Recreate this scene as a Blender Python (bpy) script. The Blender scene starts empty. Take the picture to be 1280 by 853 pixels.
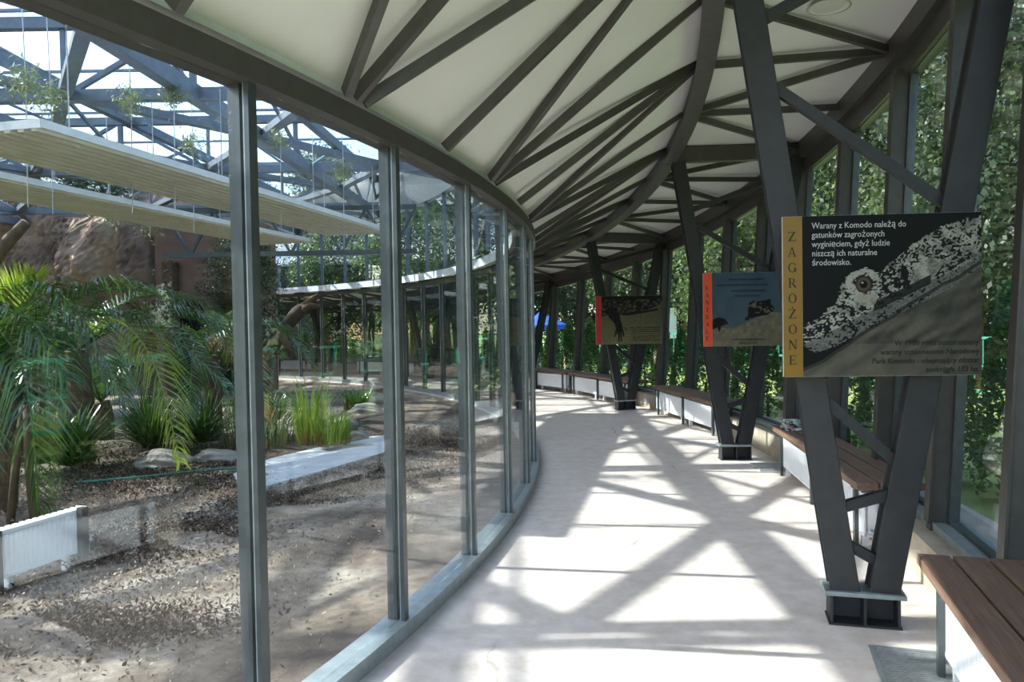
import bpy, math, random
import numpy as np
from mathutils import Vector, Matrix
random.seed(7); rng = np.random.default_rng(7)
scn = bpy.context.scene
col = scn.collection
D = math.pi / 180

# ------------------------------------------------------------------ camera, sky, sun, exposure
EYE = 1.65
cam_data = bpy.data.cameras.new('camera'); cam = bpy.data.objects.new('camera', cam_data); col.objects.link(cam)
cam_data.sensor_width = 36.0
cam_data.lens = 36.0 * 950 / 1280
cam_data.clip_start = 0.02; cam_data.clip_end = 400
cam.matrix_world = (Matrix.Translation((0, 0, EYE)) @ Matrix.Rotation((90 - 1.365) * D, 4, 'X')
                    @ Matrix.Rotation(-0.972 * D, 4, 'Z'))
scn.camera = cam

SUN_EL = 38.0
SUN_AZ = (-1.0, 0.165)                  # the sun stands over the enclosure, a little ahead
world = bpy.data.worlds.new('sky'); scn.world = world
world.use_nodes = True
wn = world.node_tree; wn.nodes.clear()
sky = wn.nodes.new('ShaderNodeTexSky'); sky.sky_type = 'NISHITA'; sky.sun_disc = False
sky.sun_elevation = SUN_EL * D
sky.sun_rotation = math.atan2(SUN_AZ[0], SUN_AZ[1])
sky.air_density = 1.0; sky.dust_density = 1.6; sky.ozone_density = 1.0
bg = wn.nodes.new('ShaderNodeBackground'); bg.inputs['Strength'].default_value = 0.44
wo = wn.nodes.new('ShaderNodeOutputWorld')
wn.links.new(sky.outputs[0], bg.inputs[0]); wn.links.new(bg.outputs[0], wo.inputs[0])

sd = bpy.data.lights.new('sun', 'SUN'); sd.energy = 6.0; sd.angle = 0.6 * D; sd.color = (1.0, 0.975, 0.93)
sun = bpy.data.objects.new('sun', sd); col.objects.link(sun)
v = Vector((SUN_AZ[0], SUN_AZ[1], 0)).normalized(); v.z = math.tan(SUN_EL * D)
sun.rotation_euler = v.to_track_quat('Z', 'Y').to_euler(); sun.location = (-20, 5, 20)

scn.view_settings.view_transform = 'Standard'
scn.view_settings.look = 'None'
scn.view_settings.gamma = 1.0
scn.view_settings.use_curve_mapping = False
scn.view_settings.exposure = 1.02
scn.cycles.transparent_max_bounces = 40
scn.cycles.max_bounces = 9
scn.cycles.diffuse_bounces = 5

# ------------------------------------------------------------------ plan of the building (metres, polar about the enclosure's centre)
CX, CY = -17.896, 9.539
R_GLASS = 18.142            # inner glass wall
R_RING = 19.78              # ring beam over the column tops
R_COL = 20.51               # column feet
R_OUT0, R_OUT1 = 21.20, 21.37   # outer windows, foot and head (they lean out)
TH0, TH1 = -33.0, 104.0
def pol(R, t, z=0.0): return Vector((CX + R * math.cos(t * D), CY + R * math.sin(t * D), z))
def yof(R, t): return CY + R * math.sin(t * D)
def z_ring(y): return max(3.48 - 0.076 * (y - 8.9), 2.30)
def z_outer(y): return max(3.52 - 0.079 * (y - 8.9), 2.30)
H_HEAD = 2.578              # underside of the glass wall's head beam
def node_t(k):              # rafters' nodes and window mullions
    return -5.35 + 3.6 * (k - 4) if k >= 4 else -5.35 - 3.45 * (4 - k)
def post_t(k): return -21.40 + 3.647 * k

# ------------------------------------------------------------------ materials
def srgb(r, g, b):
    f = lambda c: (c / 255 / 12.92) if c / 255 <= 0.04045 else ((c / 255 + 0.055) / 1.055) ** 2.4
    return (f(r), f(g), f(b), 1.0)
def base_mat(name):
    m = bpy.data.materials.new(name); m.use_nodes = True
    nt = m.node_tree
    return m, nt, nt.nodes['Principled BSDF']
def ramp(nt, stops):
    r = nt.nodes.new('ShaderNodeValToRGB'); e = r.color_ramp.elements
    while len(e) < len(stops): e.new(0.5)
    for i, (p, c) in enumerate(stops): e[i].position = p; e[i].color = c
    return r
def noise(nt, scale, detail=4, rough=0.6, vec=None, dist=0.0):
    n = nt.nodes.new('ShaderNodeTexNoise'); n.inputs['Scale'].default_value = scale
    n.inputs['Detail'].default_value = detail; n.inputs['Roughness'].default_value = rough
    n.inputs['Distortion'].default_value = dist
    if vec is not None: nt.links.new(vec, n.inputs['Vector'])
    return n
def coords(nt, scale=(1, 1, 1)):
    tc = nt.nodes.new('ShaderNodeTexCoord'); mp = nt.nodes.new('ShaderNodeMapping')
    mp.inputs['Scale'].default_value = scale
    nt.links.new(tc.outputs['Object'], mp.inputs['Vector'])
    return mp.outputs['Vector']
def bump(nt, height, strength, dist=0.02):
    b = nt.nodes.new('ShaderNodeBump'); b.inputs['Strength'].default_value = strength; b.inputs['Distance'].default_value = dist
    nt.links.new(height, b.inputs['Height'])
    return b
def mat(name, c1, c2=None, scale=6.0, rough=0.5, metal=0.0, bmp=0.0, stretch=(1, 1, 1), lo=0.35, hi=0.65, detail=4):
    m, nt, p = base_mat(name)
    p.inputs['Roughness'].default_value = rough; p.inputs['Metallic'].default_value = metal
    n = noise(nt, scale, detail, vec=coords(nt, stretch))
    r = ramp(nt, [(lo, srgb(*c1)), (hi, srgb(*(c2 or c1)))])
    nt.links.new(n.outputs['Fac'], r.inputs[0]); nt.links.new(r.outputs[0], p.inputs['Base Color'])
    if bmp: nt.links.new(bump(nt, n.outputs['Fac'], bmp).outputs[0], p.inputs['Normal'])
    return m
def leaf_mat(name, c1, c2, rough=0.45, trans=0.35, spec=0.5):
    m, nt, p = base_mat(name)
    g = nt.nodes.new('ShaderNodeNewGeometry')
    r = ramp(nt, [(0.0, srgb(*c1)), (1.0, srgb(*c2))])
    nt.links.new(g.outputs['Random Per Island'], r.inputs[0])
    nt.links.new(r.outputs[0], p.inputs['Base Color'])
    p.inputs['Roughness'].default_value = rough
    p.inputs['Specular IOR Level'].default_value = spec
    t = nt.nodes.new('ShaderNodeBsdfTranslucent'); nt.links.new(r.outputs[0], t.inputs['Color'])
    mx = nt.nodes.new('ShaderNodeMixShader'); mx.inputs[0].default_value = trans
    out = nt.nodes['Material Output']
    nt.links.new(p.outputs[0], mx.inputs[1]); nt.links.new(t.outputs[0], mx.inputs[2]); nt.links.new(mx.outputs[0], out.inputs[0])
    return m
def glass_mat(name, tint, refl=0.04):
    m = bpy.data.materials.new(name); m.use_nodes = True; nt = m.node_tree; nt.nodes.clear()
    lw = nt.nodes.new('ShaderNodeLayerWeight'); lw.inputs['Blend'].default_value = 0.5
    pw = nt.nodes.new('ShaderNodeMath'); pw.operation = 'POWER'; pw.inputs[1].default_value = 5.0
    nt.links.new(lw.outputs['Facing'], pw.inputs[0])
    ma = nt.nodes.new('ShaderNodeMath'); ma.operation = 'MULTIPLY_ADD'; ma.inputs[1].default_value = 1 - refl; ma.inputs[2].default_value = refl
    nt.links.new(pw.outputs[0], ma.inputs[0])
    t = nt.nodes.new('ShaderNodeBsdfTransparent'); t.inputs[0].default_value = (*tint, 1)
    g = nt.nodes.new('ShaderNodeBsdfGlossy'); g.inputs['Roughness'].default_value = 0.0
    mx = nt.nodes.new('ShaderNodeMixShader'); o = nt.nodes.new('ShaderNodeOutputMaterial')
    nt.links.new(ma.outputs[0], mx.inputs[0]); nt.links.new(t.outputs[0], mx.inputs[1]); nt.links.new(g.outputs[0], mx.inputs[2])
    nt.links.new(mx.outputs[0], o.inputs[0])
    return m
def floor_mat():
    m, nt, p = base_mat('floor_concrete')
    vec = coords(nt)
    n1 = noise(nt, 0.8, 6, 0.6, vec); n2 = noise(nt, 7, 8, 0.7, vec)
    r1 = ramp(nt, [(0.3, srgb(200, 188, 179)), (0.7, srgb(218, 207, 200))])
    r2 = ramp(nt, [(0.34, srgb(226, 222, 218)), (0.60, srgb(255, 255, 255))])
    nt.links.new(n1.outputs['Fac'], r1.inputs[0]); nt.links.new(n2.outputs['Fac'], r2.inputs[0])
    mx = nt.nodes.new('ShaderNodeMix'); mx.data_type = 'RGBA'; mx.blend_type = 'MULTIPLY'; mx.inputs[0].default_value = 0.8
    nt.links.new(r1.outputs[0], mx.inputs[6]); nt.links.new(r2.outputs[0], mx.inputs[7])
    vo = nt.nodes.new('ShaderNodeTexVoronoi'); vo.feature = 'DISTANCE_TO_EDGE'; vo.inputs['Scale'].default_value = 0.75
    wn_ = noise(nt, 2.5, 5, 0.6, vec); va = nt.nodes.new('ShaderNodeMixRGB'); va.inputs[0].default_value = 0.16
    nt.links.new(vec, va.inputs[1]); nt.links.new(wn_.outputs['Color'], va.inputs[2]); nt.links.new(va.outputs[0], vo.inputs['Vector'])
    rc = ramp(nt, [(0.0, srgb(150, 140, 128)), (0.006, (1, 1, 1, 1))]); nt.links.new(vo.outputs['Distance'], rc.inputs[0])
    mk = noise(nt, 0.5, 2, 0.5, vec); rk = ramp(nt, [(0.52, (0, 0, 0, 1)), (0.62, (0.7, 0.7, 0.7, 1))]); nt.links.new(mk.outputs['Fac'], rk.inputs[0])
    m2 = nt.nodes.new('ShaderNodeMix'); m2.data_type = 'RGBA'; m2.blend_type = 'MULTIPLY'
    nt.links.new(rk.outputs[0], m2.inputs[0]); nt.links.new(mx.outputs[2], m2.inputs[6]); nt.links.new(rc.outputs[0], m2.inputs[7])
    nt.links.new(m2.outputs[2], p.inputs['Base Color'])
    p.inputs['Roughness'].default_value = 0.55
    nt.links.new(bump(nt, n2.outputs['Fac'], 0.12, 0.01).outputs[0], p.inputs['Normal'])
    return m
def ground_mat():
    m, nt, p = base_mat('sandy_ground')
    vec = coords(nt)
    n1 = noise(nt, 0.55, 8, 0.62, vec); n2 = noise(nt, 9, 8, 0.7, vec)
    r1 = ramp(nt, [(0.38, srgb(66, 53, 43)), (0.49, srgb(122, 107, 91)), (0.60, srgb(176, 164, 147))])
    r2 = ramp(nt, [(0.3, srgb(120, 110, 100)), (0.62, (1, 1, 1, 1))])
    nt.links.new(n1.outputs['Fac'], r1.inputs[0]); nt.links.new(n2.outputs['Fac'], r2.inputs[0])
    mx = nt.nodes.new('ShaderNodeMix'); mx.data_type = 'RGBA'; mx.blend_type = 'MULTIPLY'; mx.inputs[0].default_value = 0.9
    nt.links.new(r1.outputs[0], mx.inputs[6]); nt.links.new(r2.outputs[0], mx.inputs[7]); nt.links.new(mx.outputs[2], p.inputs['Base Color'])
    p.inputs['Roughness'].default_value = 0.95
    nt.links.new(bump(nt, n2.outputs['Fac'], 0.6, 0.04).outputs[0], p.inputs['Normal'])
    return m
def wood_mat():
    m, nt, p = base_mat('bench_wood')
    vec = coords(nt, (1.2, 22, 22))
    n = noise(nt, 3, 6, 0.65, vec)
    r = ramp(nt, [(0.25, srgb(92, 70, 56)), (0.5, srgb(120, 93, 75)), (0.75, srgb(142, 112, 92))])
    nt.links.new(n.outputs['Fac'], r.inputs[0]); nt.links.new(r.outputs[0], p.inputs['Base Color'])
    p.inputs['Roughness'].default_value = 0.6
    nt.links.new(bump(nt, n.outputs['Fac'], 0.2, 0.004).outputs[0], p.inputs['Normal'])
    return m
M = dict(
    steel=mat('grey_painted_steel', (74, 71, 67), (82, 79, 75), 12, 0.42, 0.1, 0.03),
    post=mat('grey_green_post_steel', (74, 80, 81), (84, 90, 91), 14, 0.32, 0.3, 0.02),
    sill=mat('pale_sill_aluminium', (138, 146, 146), (158, 166, 165), 14, 0.35, 0.35, 0.02),
    column=mat('dark_column_steel', (42, 43, 44), (50, 51, 52), 10, 0.5, 0.1, 0.03),
    sheet=mat('off_white_ceiling', (228, 226, 220), (234, 232, 227), 1.5, 0.8),
    plinth=mat('plinth_concrete', (158, 146, 130), (182, 170, 152), 5, 0.9, 0, 0.25),
    white=mat('white_enamel', (236, 238, 242), (244, 245, 248), 9, 0.35),
    offwhite=mat('white_fascia', (214, 216, 216), (228, 229, 229), 6, 0.6),
    ribbed=mat('beige_ribbed_metal', (212, 203, 182), (226, 218, 200), 3, 0.55, 0.0, 0.0, (1, 1, 1)),
    rock=mat('terracotta_rock', (84, 64, 52), (186, 156, 134), 0.9, 0.95, 0, 0.9, (1, 1, 1), 0.32, 0.68, 12),
    plaster=mat('terracotta_plaster', (118, 90, 76), (136, 106, 90), 1.2, 0.9, 0, 0.15, (1, 1, 3)),
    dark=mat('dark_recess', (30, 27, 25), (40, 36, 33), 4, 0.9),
    bark=mat('bark', (82, 66, 52), (120, 100, 80), 8, 0.95, 0, 0.6, (1, 1, 0.3)),
    deadwood=mat('dead_log_wood', (52, 43, 35), (112, 88, 60), 3.5, 0.9, 0, 0.5, (1, 1, 0.6), 0.35, 0.7),
    husk=mat('palm_trunk_fibre', (66, 50, 38), (104, 80, 58), 14, 0.95, 0, 0.8),
    stone=mat('grey_stone', (112, 106, 98), (160, 152, 140), 4, 0.95, 0, 0.6),
    path=mat('pale_concrete_path', (182, 184, 184), (206, 206, 203), 5, 0.9, 0, 0.2),
    lawn=mat('lawn', (112, 136, 66), (160, 172, 98), 1.4, 0.95, 0, 0.5, detail=8),
    teal=mat('teal_fence_paint', (46, 128, 108), (56, 140, 118), 8, 0.5),
    brick=mat('pinkish_brick', (72, 64, 63), (98, 90, 89), 9, 0.9, 0, 0.3),
    wire=mat('galvanised_wire', (170, 174, 176), (190, 194, 196), 20, 0.4, 0.6),
    greywall=mat('pale_grey_render', (112, 114, 114), (124, 126, 126), 5, 0.9),
    roofsteel=mat('haze_lightened_roof_steel', (98, 106, 114), (110, 118, 126), 10, 0.45, 0.1),  # the lighter bluish look of haze is put into this colour
    logwood=mat('dark_log_bark', (42, 36, 30), (80, 64, 48), 5, 0.9, 0, 0.6, (1, 1, 0.5)),
    blue=mat('blue_canvas', (36, 78, 190), (48, 92, 210), 5, 0.7),
    lamp=mat('lamp_diffuser', (206, 204, 198), (214, 212, 206), 8, 0.4),
    hose=mat('green_hose', (52, 112, 92), (62, 124, 104), 8, 0.5),
    yellow=mat('sign_yellow', (132, 96, 12), (140, 104, 16), 4, 0.4),
    red=mat('sign_red', (196, 40, 40), (204, 48, 46), 4, 0.4),
    orange=mat('sign_orange_red', (232, 78, 44), (238, 86, 50), 4, 0.4),
    ink=mat('black_print', (14, 14, 14), (18, 18, 18), 8, 0.5),
    whiteink=mat('white_print', (196, 196, 192), (204, 204, 200), 8, 0.5),
    back=mat('sign_board_edge', (216, 214, 208), (224, 222, 216), 8, 0.5),
    rubber=mat('black_rubber', (24, 25, 26), (30, 31, 32), 8, 0.6),
    floor=floor_mat(), ground=ground_mat(), wood=wood_mat(),
    glass=glass_mat('corridor_glass', (0.955, 0.975, 0.965), 0.042),
    roofglass=glass_mat('roof_glass', (0.93, 0.965, 0.985), 0.04),
    leaf_tree=leaf_mat('tree_leaf', (46, 64, 40), (112, 134, 80), trans=0.4),
    leaf_dark=leaf_mat('dark_tree_leaf', (30, 46, 32), (72, 92, 60), trans=0.3),
    leaf_thuja=leaf_mat('conifer_leaf', (44, 84, 36), (110, 150, 62), trans=0.3),
    leaf_palm=leaf_mat('palm_leaflet', (44, 74, 34), (88, 124, 48), rough=0.22, trans=0.35, spec=1.0),
    leaf_palm_y=leaf_mat('yellow_palm_leaflet', (132, 156, 50), (178, 186, 74), rough=0.3, trans=0.45, spec=0.6),
    leaf_dry=leaf_mat('dry_palm_leaflet', (150, 112, 72), (186, 146, 100), trans=0.25),
    leaf_grass=leaf_mat('tall_grass_blade', (128, 166, 52), (206, 216, 104), trans=0.45),
    leaf_moss=leaf_mat('grey_green_tuft', (98, 112, 84), (150, 156, 104), trans=0.3),
    mulch=leaf_mat('bark_chip', (44, 33, 26), (104, 82, 66), rough=0.9, trans=0.0),
    litter=leaf_mat('fallen_leaf', (84, 68, 54), (176, 156, 134), rough=0.8, trans=0.1),
)

# ------------------------------------------------------------------ mesh helpers
def wmat(o):
    return (wmat(o.parent) @ o.matrix_parent_inverse if o.parent else Matrix()) @ o.matrix_basis
class MB:
    def __init__(s): s.v = []; s.f = []
    def add(s, vs, fs):
        o = len(s.v); s.v += [tuple(x) for x in vs]; s.f += [tuple(i + o for i in f) for f in fs]; return s
    def hexa(s, p):                        # 8 points: 4 of one end, 4 of the other
        return s.add(p, [(3, 2, 1, 0), (4, 5, 6, 7), (0, 1, 5, 4), (1, 2, 6, 5), (2, 3, 7, 6), (3, 0, 4, 7)])
    def box(s, c, size, rz=0.0):
        c = Vector(c); x, y, z = (k / 2 for k in size); R = Matrix.Rotation(rz, 3, 'Z')
        P = [(-x, -y, -z), (x, -y, -z), (x, y, -z), (-x, y, -z), (-x, -y, z), (x, -y, z), (x, y, z), (-x, y, z)]
        return s.hexa([c + R @ Vector(p) for p in P])
    def bar(s, p, q, w, h, up=(0, 0, 1), bev=0.0):     # w: across, h: along 'up'
        p = Vector(p); q = Vector(q); d = (q - p).normalized(); up = Vector(up)
        if abs(d.dot(up)) > 0.99: up = Vector((1, 0, 0))
        a = d.cross(up).normalized(); b = a.cross(d).normalized()
        sec = [(-w/2, -h/2), (w/2, -h/2), (w/2, h/2), (-w/2, h/2)]
        return s.hexa([p + a * i + b * j for i, j in sec] + [q + a * i + b * j for i, j in sec])
    def tube(s, pts, rad, n=8, cap=True):
        pts = [Vector(p) for p in pts]
        if not hasattr(rad, '__len__'): rad = [rad] * len(pts)
        rings = []; a = None
        for i, p in enumerate(pts):
            d = (pts[min(i + 1, len(pts) - 1)] - pts[max(i - 1, 0)]).normalized()
            if a is None: a = d.orthogonal().normalized()
            a = (a - d * a.dot(d)).normalized(); b = d.cross(a)
            rings.append([p + (a * math.cos(6.2832 * k / n) + b * math.sin(6.2832 * k / n)) * rad[i] for k in range(n)])
        vs = [x for r in rings for x in r]; fs = []
        for i in range(len(pts) - 1):
            for k in range(n): fs.append((i*n + k, i*n + (k+1) % n, (i+1)*n + (k+1) % n, (i+1)*n + k))
        if cap: fs += [tuple(range(n))[::-1], tuple(range((len(pts)-1)*n, len(pts)*n))]
        return s.add(vs, fs)
    def arc(s, R0, R1, z0, z1, t0, t1, n, caps=True):   # annular bar; R and z may be functions of the angle
        F = lambda x: x if callable(x) else (lambda t: x)
        R0, R1, z0, z1 = F(R0), F(R1), F(z0), F(z1); vs = []; fs = []
        for i in range(n + 1):
            t = t0 + (t1 - t0) * i / n
            vs += [pol(R0(t), t, z0(t)), pol(R1(t), t, z0(t)), pol(R1(t), t, z1(t)), pol(R0(t), t, z1(t))]
        for i in range(n):
            a = i * 4; b = a + 4
            for k in range(4): fs.append((a + k, a + (k+1) % 4, b + (k+1) % 4, b + k))
        if caps: fs += [(3, 2, 1, 0), (n*4, n*4+1, n*4+2, n*4+3)]
        return s.add(vs, fs)
    def mesh(s, name, m, smooth=False):
        me = bpy.data.meshes.new(name); me.from_pydata(s.v, [], s.f); me.materials.append(m)
        me.validate()
        if smooth: me.polygons.foreach_set('use_smooth', [True] * len(me.polygons))
        me.update(); return me
    def build(s, name, m, parent=None, smooth=False, bevel=0.0, origin=None, local=False):
        if origin is not None:
            o_ = Vector(origin); s.v = [tuple(Vector(p) - o_) for p in s.v]
        ob = bpy.data.objects.new(name, s.mesh(name, m, smooth)); col.objects.link(ob)
        if origin is not None: ob.location = origin
        if parent is not None:
            ob.parent = parent
            if origin is None and not local: ob.matrix_parent_inverse = wmat(parent).inverted()
        if bevel:
            bm = ob.modifiers.new('edge', 'BEVEL'); bm.width = bevel; bm.segments = 2; bm.limit_method = 'ANGLE'
        return ob
def tag(o, label=None, cat=None, group=None, kind=None):
    if label: o['label'] = label
    if cat: o['category'] = cat
    if group: o['group'] = group
    if kind: o['kind'] = kind
    return o
def empty(name, loc=(0, 0, 0), rz=0.0):
    e = bpy.data.objects.new(name, None); col.objects.link(e); e.location = loc; e.rotation_euler = (0, 0, rz)
    e.empty_display_size = 0.2
    return e
def kids(o): return [c for c in bpy.data.objects if c.parent == o]
def copy_tree(o, ch=None):
    c = o.copy(); col.objects.link(c)
    for k in (ch if ch is not None else kids(o)):
        kk = copy_tree(k); kk.parent = c; kk.matrix_parent_inverse = k.matrix_parent_inverse.copy()
    return c
def link_mesh(name, me, parent=None, loc=(0, 0, 0), rot=(0, 0, 0), sc=(1, 1, 1)):
    ob = bpy.data.objects.new(name, me); col.objects.link(ob); ob.location = loc; ob.rotation_euler = rot; ob.scale = sc
    if parent is not None: ob.parent = parent
    return ob
def np_mesh(name, V, F, m, smooth=False):
    me = bpy.data.meshes.new(name)
    V = np.asarray(V, np.float32).reshape(-1, 3); F = np.asarray(F, np.int32); k = F.shape[1]
    me.vertices.add(len(V)); me.vertices.foreach_set('co', V.ravel())
    me.loops.add(F.size); me.loops.foreach_set('vertex_index', F.ravel())
    me.polygons.add(len(F)); me.polygons.foreach_set('loop_start', np.arange(0, F.size, k, dtype=np.int32))
    me.materials.append(m); me.update(calc_edges=True); me.validate()
    if smooth: me.polygons.foreach_set('use_smooth', np.ones(len(F), bool))
    return me
def leaf_cards(P, size, aspect=0.55, droop=0.0, up=0.0):    # small rhombic leaves at points P
    n = len(P); a = rng.normal(size=(n, 3)); a[:, 2] = a[:, 2] * (1 - up) + up - droop
    a /= np.linalg.norm(a, axis=1)[:, None]; b = np.cross(a, rng.normal(size=(n, 3))); b /= np.linalg.norm(b, axis=1)[:, None]
    s = (size * rng.uniform(0.6, 1.3, n))[:, None]
    V = np.stack([P - a*s*0.5, P + b*s*aspect*0.5, P + a*s*0.5, P - b*s*aspect*0.5], 1).reshape(-1, 3)
    return V, np.arange(4*n).reshape(-1, 4)

# ------------------------------------------------------------------ large structure: floor, ground, lawn
def struct(o): o['kind'] = 'structure'; return o
fl = MB().arc(18.02, 22.0, -0.12, 0.0, TH0, TH1, 140)
struct(fl.build('floor', M['floor']))
# enclosure ground, gently uneven
N = 130
xs = np.linspace(-1, 1, N); gx, gy = np.meshgrid(xs, xs)
r = np.sqrt(gx**2 + gy**2); sq = np.maximum(abs(gx), abs(gy)); k_ = np.where(r > 0, sq / np.maximum(r, 1e-6), 0)
gx, gy = gx * k_ * 18.05, gy * k_ * 18.05
gz = 0.05 * np.sin(gx*0.9 + 1.3*np.sin(gy*0.7)) + 0.04 * np.sin(gy*1.7 + gx*0.4) + 0.012 * rng.normal(size=gx.shape)
edge = np.clip((17.6 - np.sqrt(gx**2 + gy**2)) / 1.2, 0, 1); gz = gz * edge * 0.8 - 0.03
idx = np.arange(N*N).reshape(N, N)
F = np.stack([idx[:-1, :-1], idx[:-1, 1:], idx[1:, 1:], idx[1:, :-1]], -1).reshape(-1, 4)
ob = bpy.data.objects.new('ground', np_mesh('ground', np.stack([gx + CX, gy + CY, gz], -1), F, M['ground'], True)); col.objects.link(ob); struct(ob)
lw_ = MB().arc(21.95, 140.0, -0.35, -0.10, -60, 150, 90); struct(lw_.build('lawn', M['lawn']))

# ------------------------------------------------------------------ inner glass wall
wl = struct(MB().arc(18.05, 18.20, 0.0, 0.085, TH0, TH1, 150).build('wall_left', M['sill']))
wl['label'] = 'curved glass wall on a pale sill around the enclosure'
MB().arc(18.06, 18.20, H_HEAD, H_HEAD + 0.095, TH0, TH1, 150).build('header', M['steel'], wl)
MB().arc(17.92, 17.98, 2.70, 2.86, TH0, TH1, 150).build('fascia', M['offwhite'], wl)
MB().arc(17.98, 18.12, 2.74, 2.80, TH0, TH1, 150).build('flashing', M['offwhite'], wl)
H0, H1 = 0.085, H_HEAD
pm = MB().box((-0.036, 0, (H0+H1)/2), (0.056, 0.040, H1-H0)).box((0.026, 0, (H0+H1)/2), (0.022, 0.046, H1-H0)).mesh('post', M['post'])
kposts = range(-3, 34)
step = 3.647
half = R_GLASS * math.tan(step/2*D)
gm = MB().box((0, 0, (H0+H1)/2), (0.012, 2*half-0.004, H1-H0-0.002)).mesh('glass_pane', M['glass'])
strip = MB().box((0.011, 0, (H0+H1)/2), (0.005, 0.043, H1-H0)).mesh('bead', M['sill'])
for k in kposts:
    t = post_t(k)
    if t < TH0 or t > TH1: continue
    p = link_mesh('post', pm, wl, pol(R_GLASS, t), (0, 0, t*D))
    link_mesh('glazing_bead', strip, wl, pol(R_GLASS, t), (0, 0, t*D))
    t2 = t + step/2
    if t2 < TH1 - 1: link_mesh('glass_pane', gm, wl, pol(R_GLASS * math.cos(step/2*D), t2), (0, 0, t2*D))

# ------------------------------------------------------------------ outer wall
wr = struct(MB().arc(20.98, 21.50, -0.05, 0.27, TH0, TH1, 150).build('wall_right', M['plinth']))
wr['label'] = 'outer wall of leaning windows on a low concrete plinth'
MB().arc(21.10, 21.30, 0.268, 0.325, TH0, TH1, 150).build('window_sill', M['sill'], wr)
zo = lambda R: (lambda t: z_outer(yof(R, t)))
MB().arc(21.26, 21.46, lambda t: z_outer(yof(21.3, t)) - 0.02, lambda t: z_outer(yof(21.3, t)) + 0.22, TH0, TH1, 150).build('header', M['steel'], wr)
MB().arc(21.32, 21.44, lambda t: z_outer(yof(21.3, t)) - 0.19, lambda t: z_outer(yof(21.3, t)) - 0.02, TH0, TH1, 150).build('head_rail', M['steel'], wr)
kn = [k for k in range(-5, 40) if TH0 + 0.5 < node_t(k) < TH1 - 0.5]
def outer_pt(t, s, off=0.0):      # s: 0 at the sill, 1 at the head
    zt = z_outer(yof(21.3, t)) - 0.17
    return pol(R_OUT0 + (R_OUT1 - R_OUT0) * s + off, t, 0.32 + (zt - 0.32) * s)
def mul_t(k): return node_t(k) - (0.5 if k < 4 else 0.2 if k == 4 else 0)
for i, k in enumerate(kn):
    t = mul_t(k); rad = (pol(1, t) - pol(0, t)).normalized()
    mb = MB().bar(outer_pt(t, -0.02, -0.03), outer_pt(t, 1.01, -0.03), 0.085, 0.16, rad)
    mb.bar(outer_pt(t, 0, -0.12), outer_pt(t, 1, -0.12), 0.10, 0.014, rad)
    mb.build('mullion', M['steel'], wr)
    if i + 1 < len(kn):
        t2 = mul_t(kn[i+1]); A, B, C_, D_ = outer_pt(t, 0.0, 0.02), outer_pt(t2, 0.0, 0.02), outer_pt(t2, 1, 0.02), outer_pt(t, 1, 0.02)
        off = (pol(1, (t+t2)/2) - pol(0, (t+t2)/2)) * 0.012
        MB().hexa([A, B, C_, D_, A + off, B + off, C_ + off, D_ + off]).build('glass_pane', M['glass'], wr)
        e = MB()
        e.bar(A, B, 0.05, 0.05); e.bar(C_, D_, 0.05, 0.05)
        e.bar(A.lerp(B, 0.045), D_.lerp(C_, 0.045), 0.03, 0.06, rad); e.bar(A.lerp(B, 0.955), D_.lerp(C_, 0.955), 0.03, 0.06, rad)
        e.build('window_frame', M['post'], wr)

# ------------------------------------------------------------------ ceiling: sheets, rafters, ring beam
def sheet(Ra, za, Rb, zb, t0, t1, n, m_, th=0.03):
    vs = []; fs = []
    for i in range(n + 1):
        t = t0 + (t1 - t0) * i / n
        for j in range(m_ + 1):
            s = j / m_; R = Ra + (Rb - Ra) * s; z = za(t) * (1 - s) + zb(t) * s
            vs.append(pol(R, t, z)); vs.append(pol(R, t, z + th))
    W = 2 * (m_ + 1)
    for i in range(n):
        for j in range(m_):
            a = i*W + 2*j; b = a + W
            fs += [(a, a+2, b+2, b), (a+1, b+1, b+3, a+3)]
        a = i*W; b = a+W; fs.append((a, b, b+1, a+1)); a += 2*m_; b += 2*m_; fs.append((a, a+1, b+1, b))
    mb = MB(); mb.add(vs, fs); return mb
zI = lambda t: H_HEAD + 0.10 + 0.075
zRt = lambda t: z_ring(yof(R_RING, t)) + 0.20
zOt = lambda t: z_outer(yof(21.3, t)) + 0.17
ce = struct(sheet(18.10, zI, R_RING, zRt, TH0, TH1, 150, 6, 0.03).build('ceiling', M['sheet'], smooth=False))
ce['label'] = 'off-white ceiling with dark rafters fanning between head beam and ring beam'
sheet(R_RING, zRt, 21.44, zOt, TH0, TH1, 150, 4, 0.03).build('outer_ceiling', M['sheet'], ce)
COLS = [-15.43, -1.72, 12.95] + [12.95 + 14.4 * i for i in range(1, 7)]
ring_nodes = [TH0] + COLS + [TH1]
zrb = lambda t: z_ring(yof(R_RING, t))
for a, b in zip(ring_nodes, ring_nodes[1:]):
    n = max(4, int((b - a)))
    mb = MB().arc(R_RING-0.045, R_RING+0.045, lambda t: zrb(t) + 0.012, lambda t: zrb(t) + 0.21, a + 0.03, b - 0.03, n)
    mb.arc(R_RING-0.075, R_RING+0.075, zrb, lambda t: zrb(t) + 0.014, a + 0.03, b - 0.03, n)
    mb.build('ring_beam', M['steel'], ce)
def Ipt(k): t = node_t(k); return pol(18.19, t, H_HEAD + 0.135)
def Rin(k): t = node_t(k); return pol(R_RING - 0.05, t, zrb(t) + 0.155)
def Rout(k): t = node_t(k); return pol(R_RING + 0.05, t, zrb(t) + 0.15)
def Opt(k): t = node_t(k); return pol(21.30, t, z_outer(yof(21.3, t)) + 0.10)
def rafter(p, q, w=0.040, h=0.060): MB().bar(p, q, w, h).build('rafter', M['steel'], ce)
def have(k): return k in kn
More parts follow.
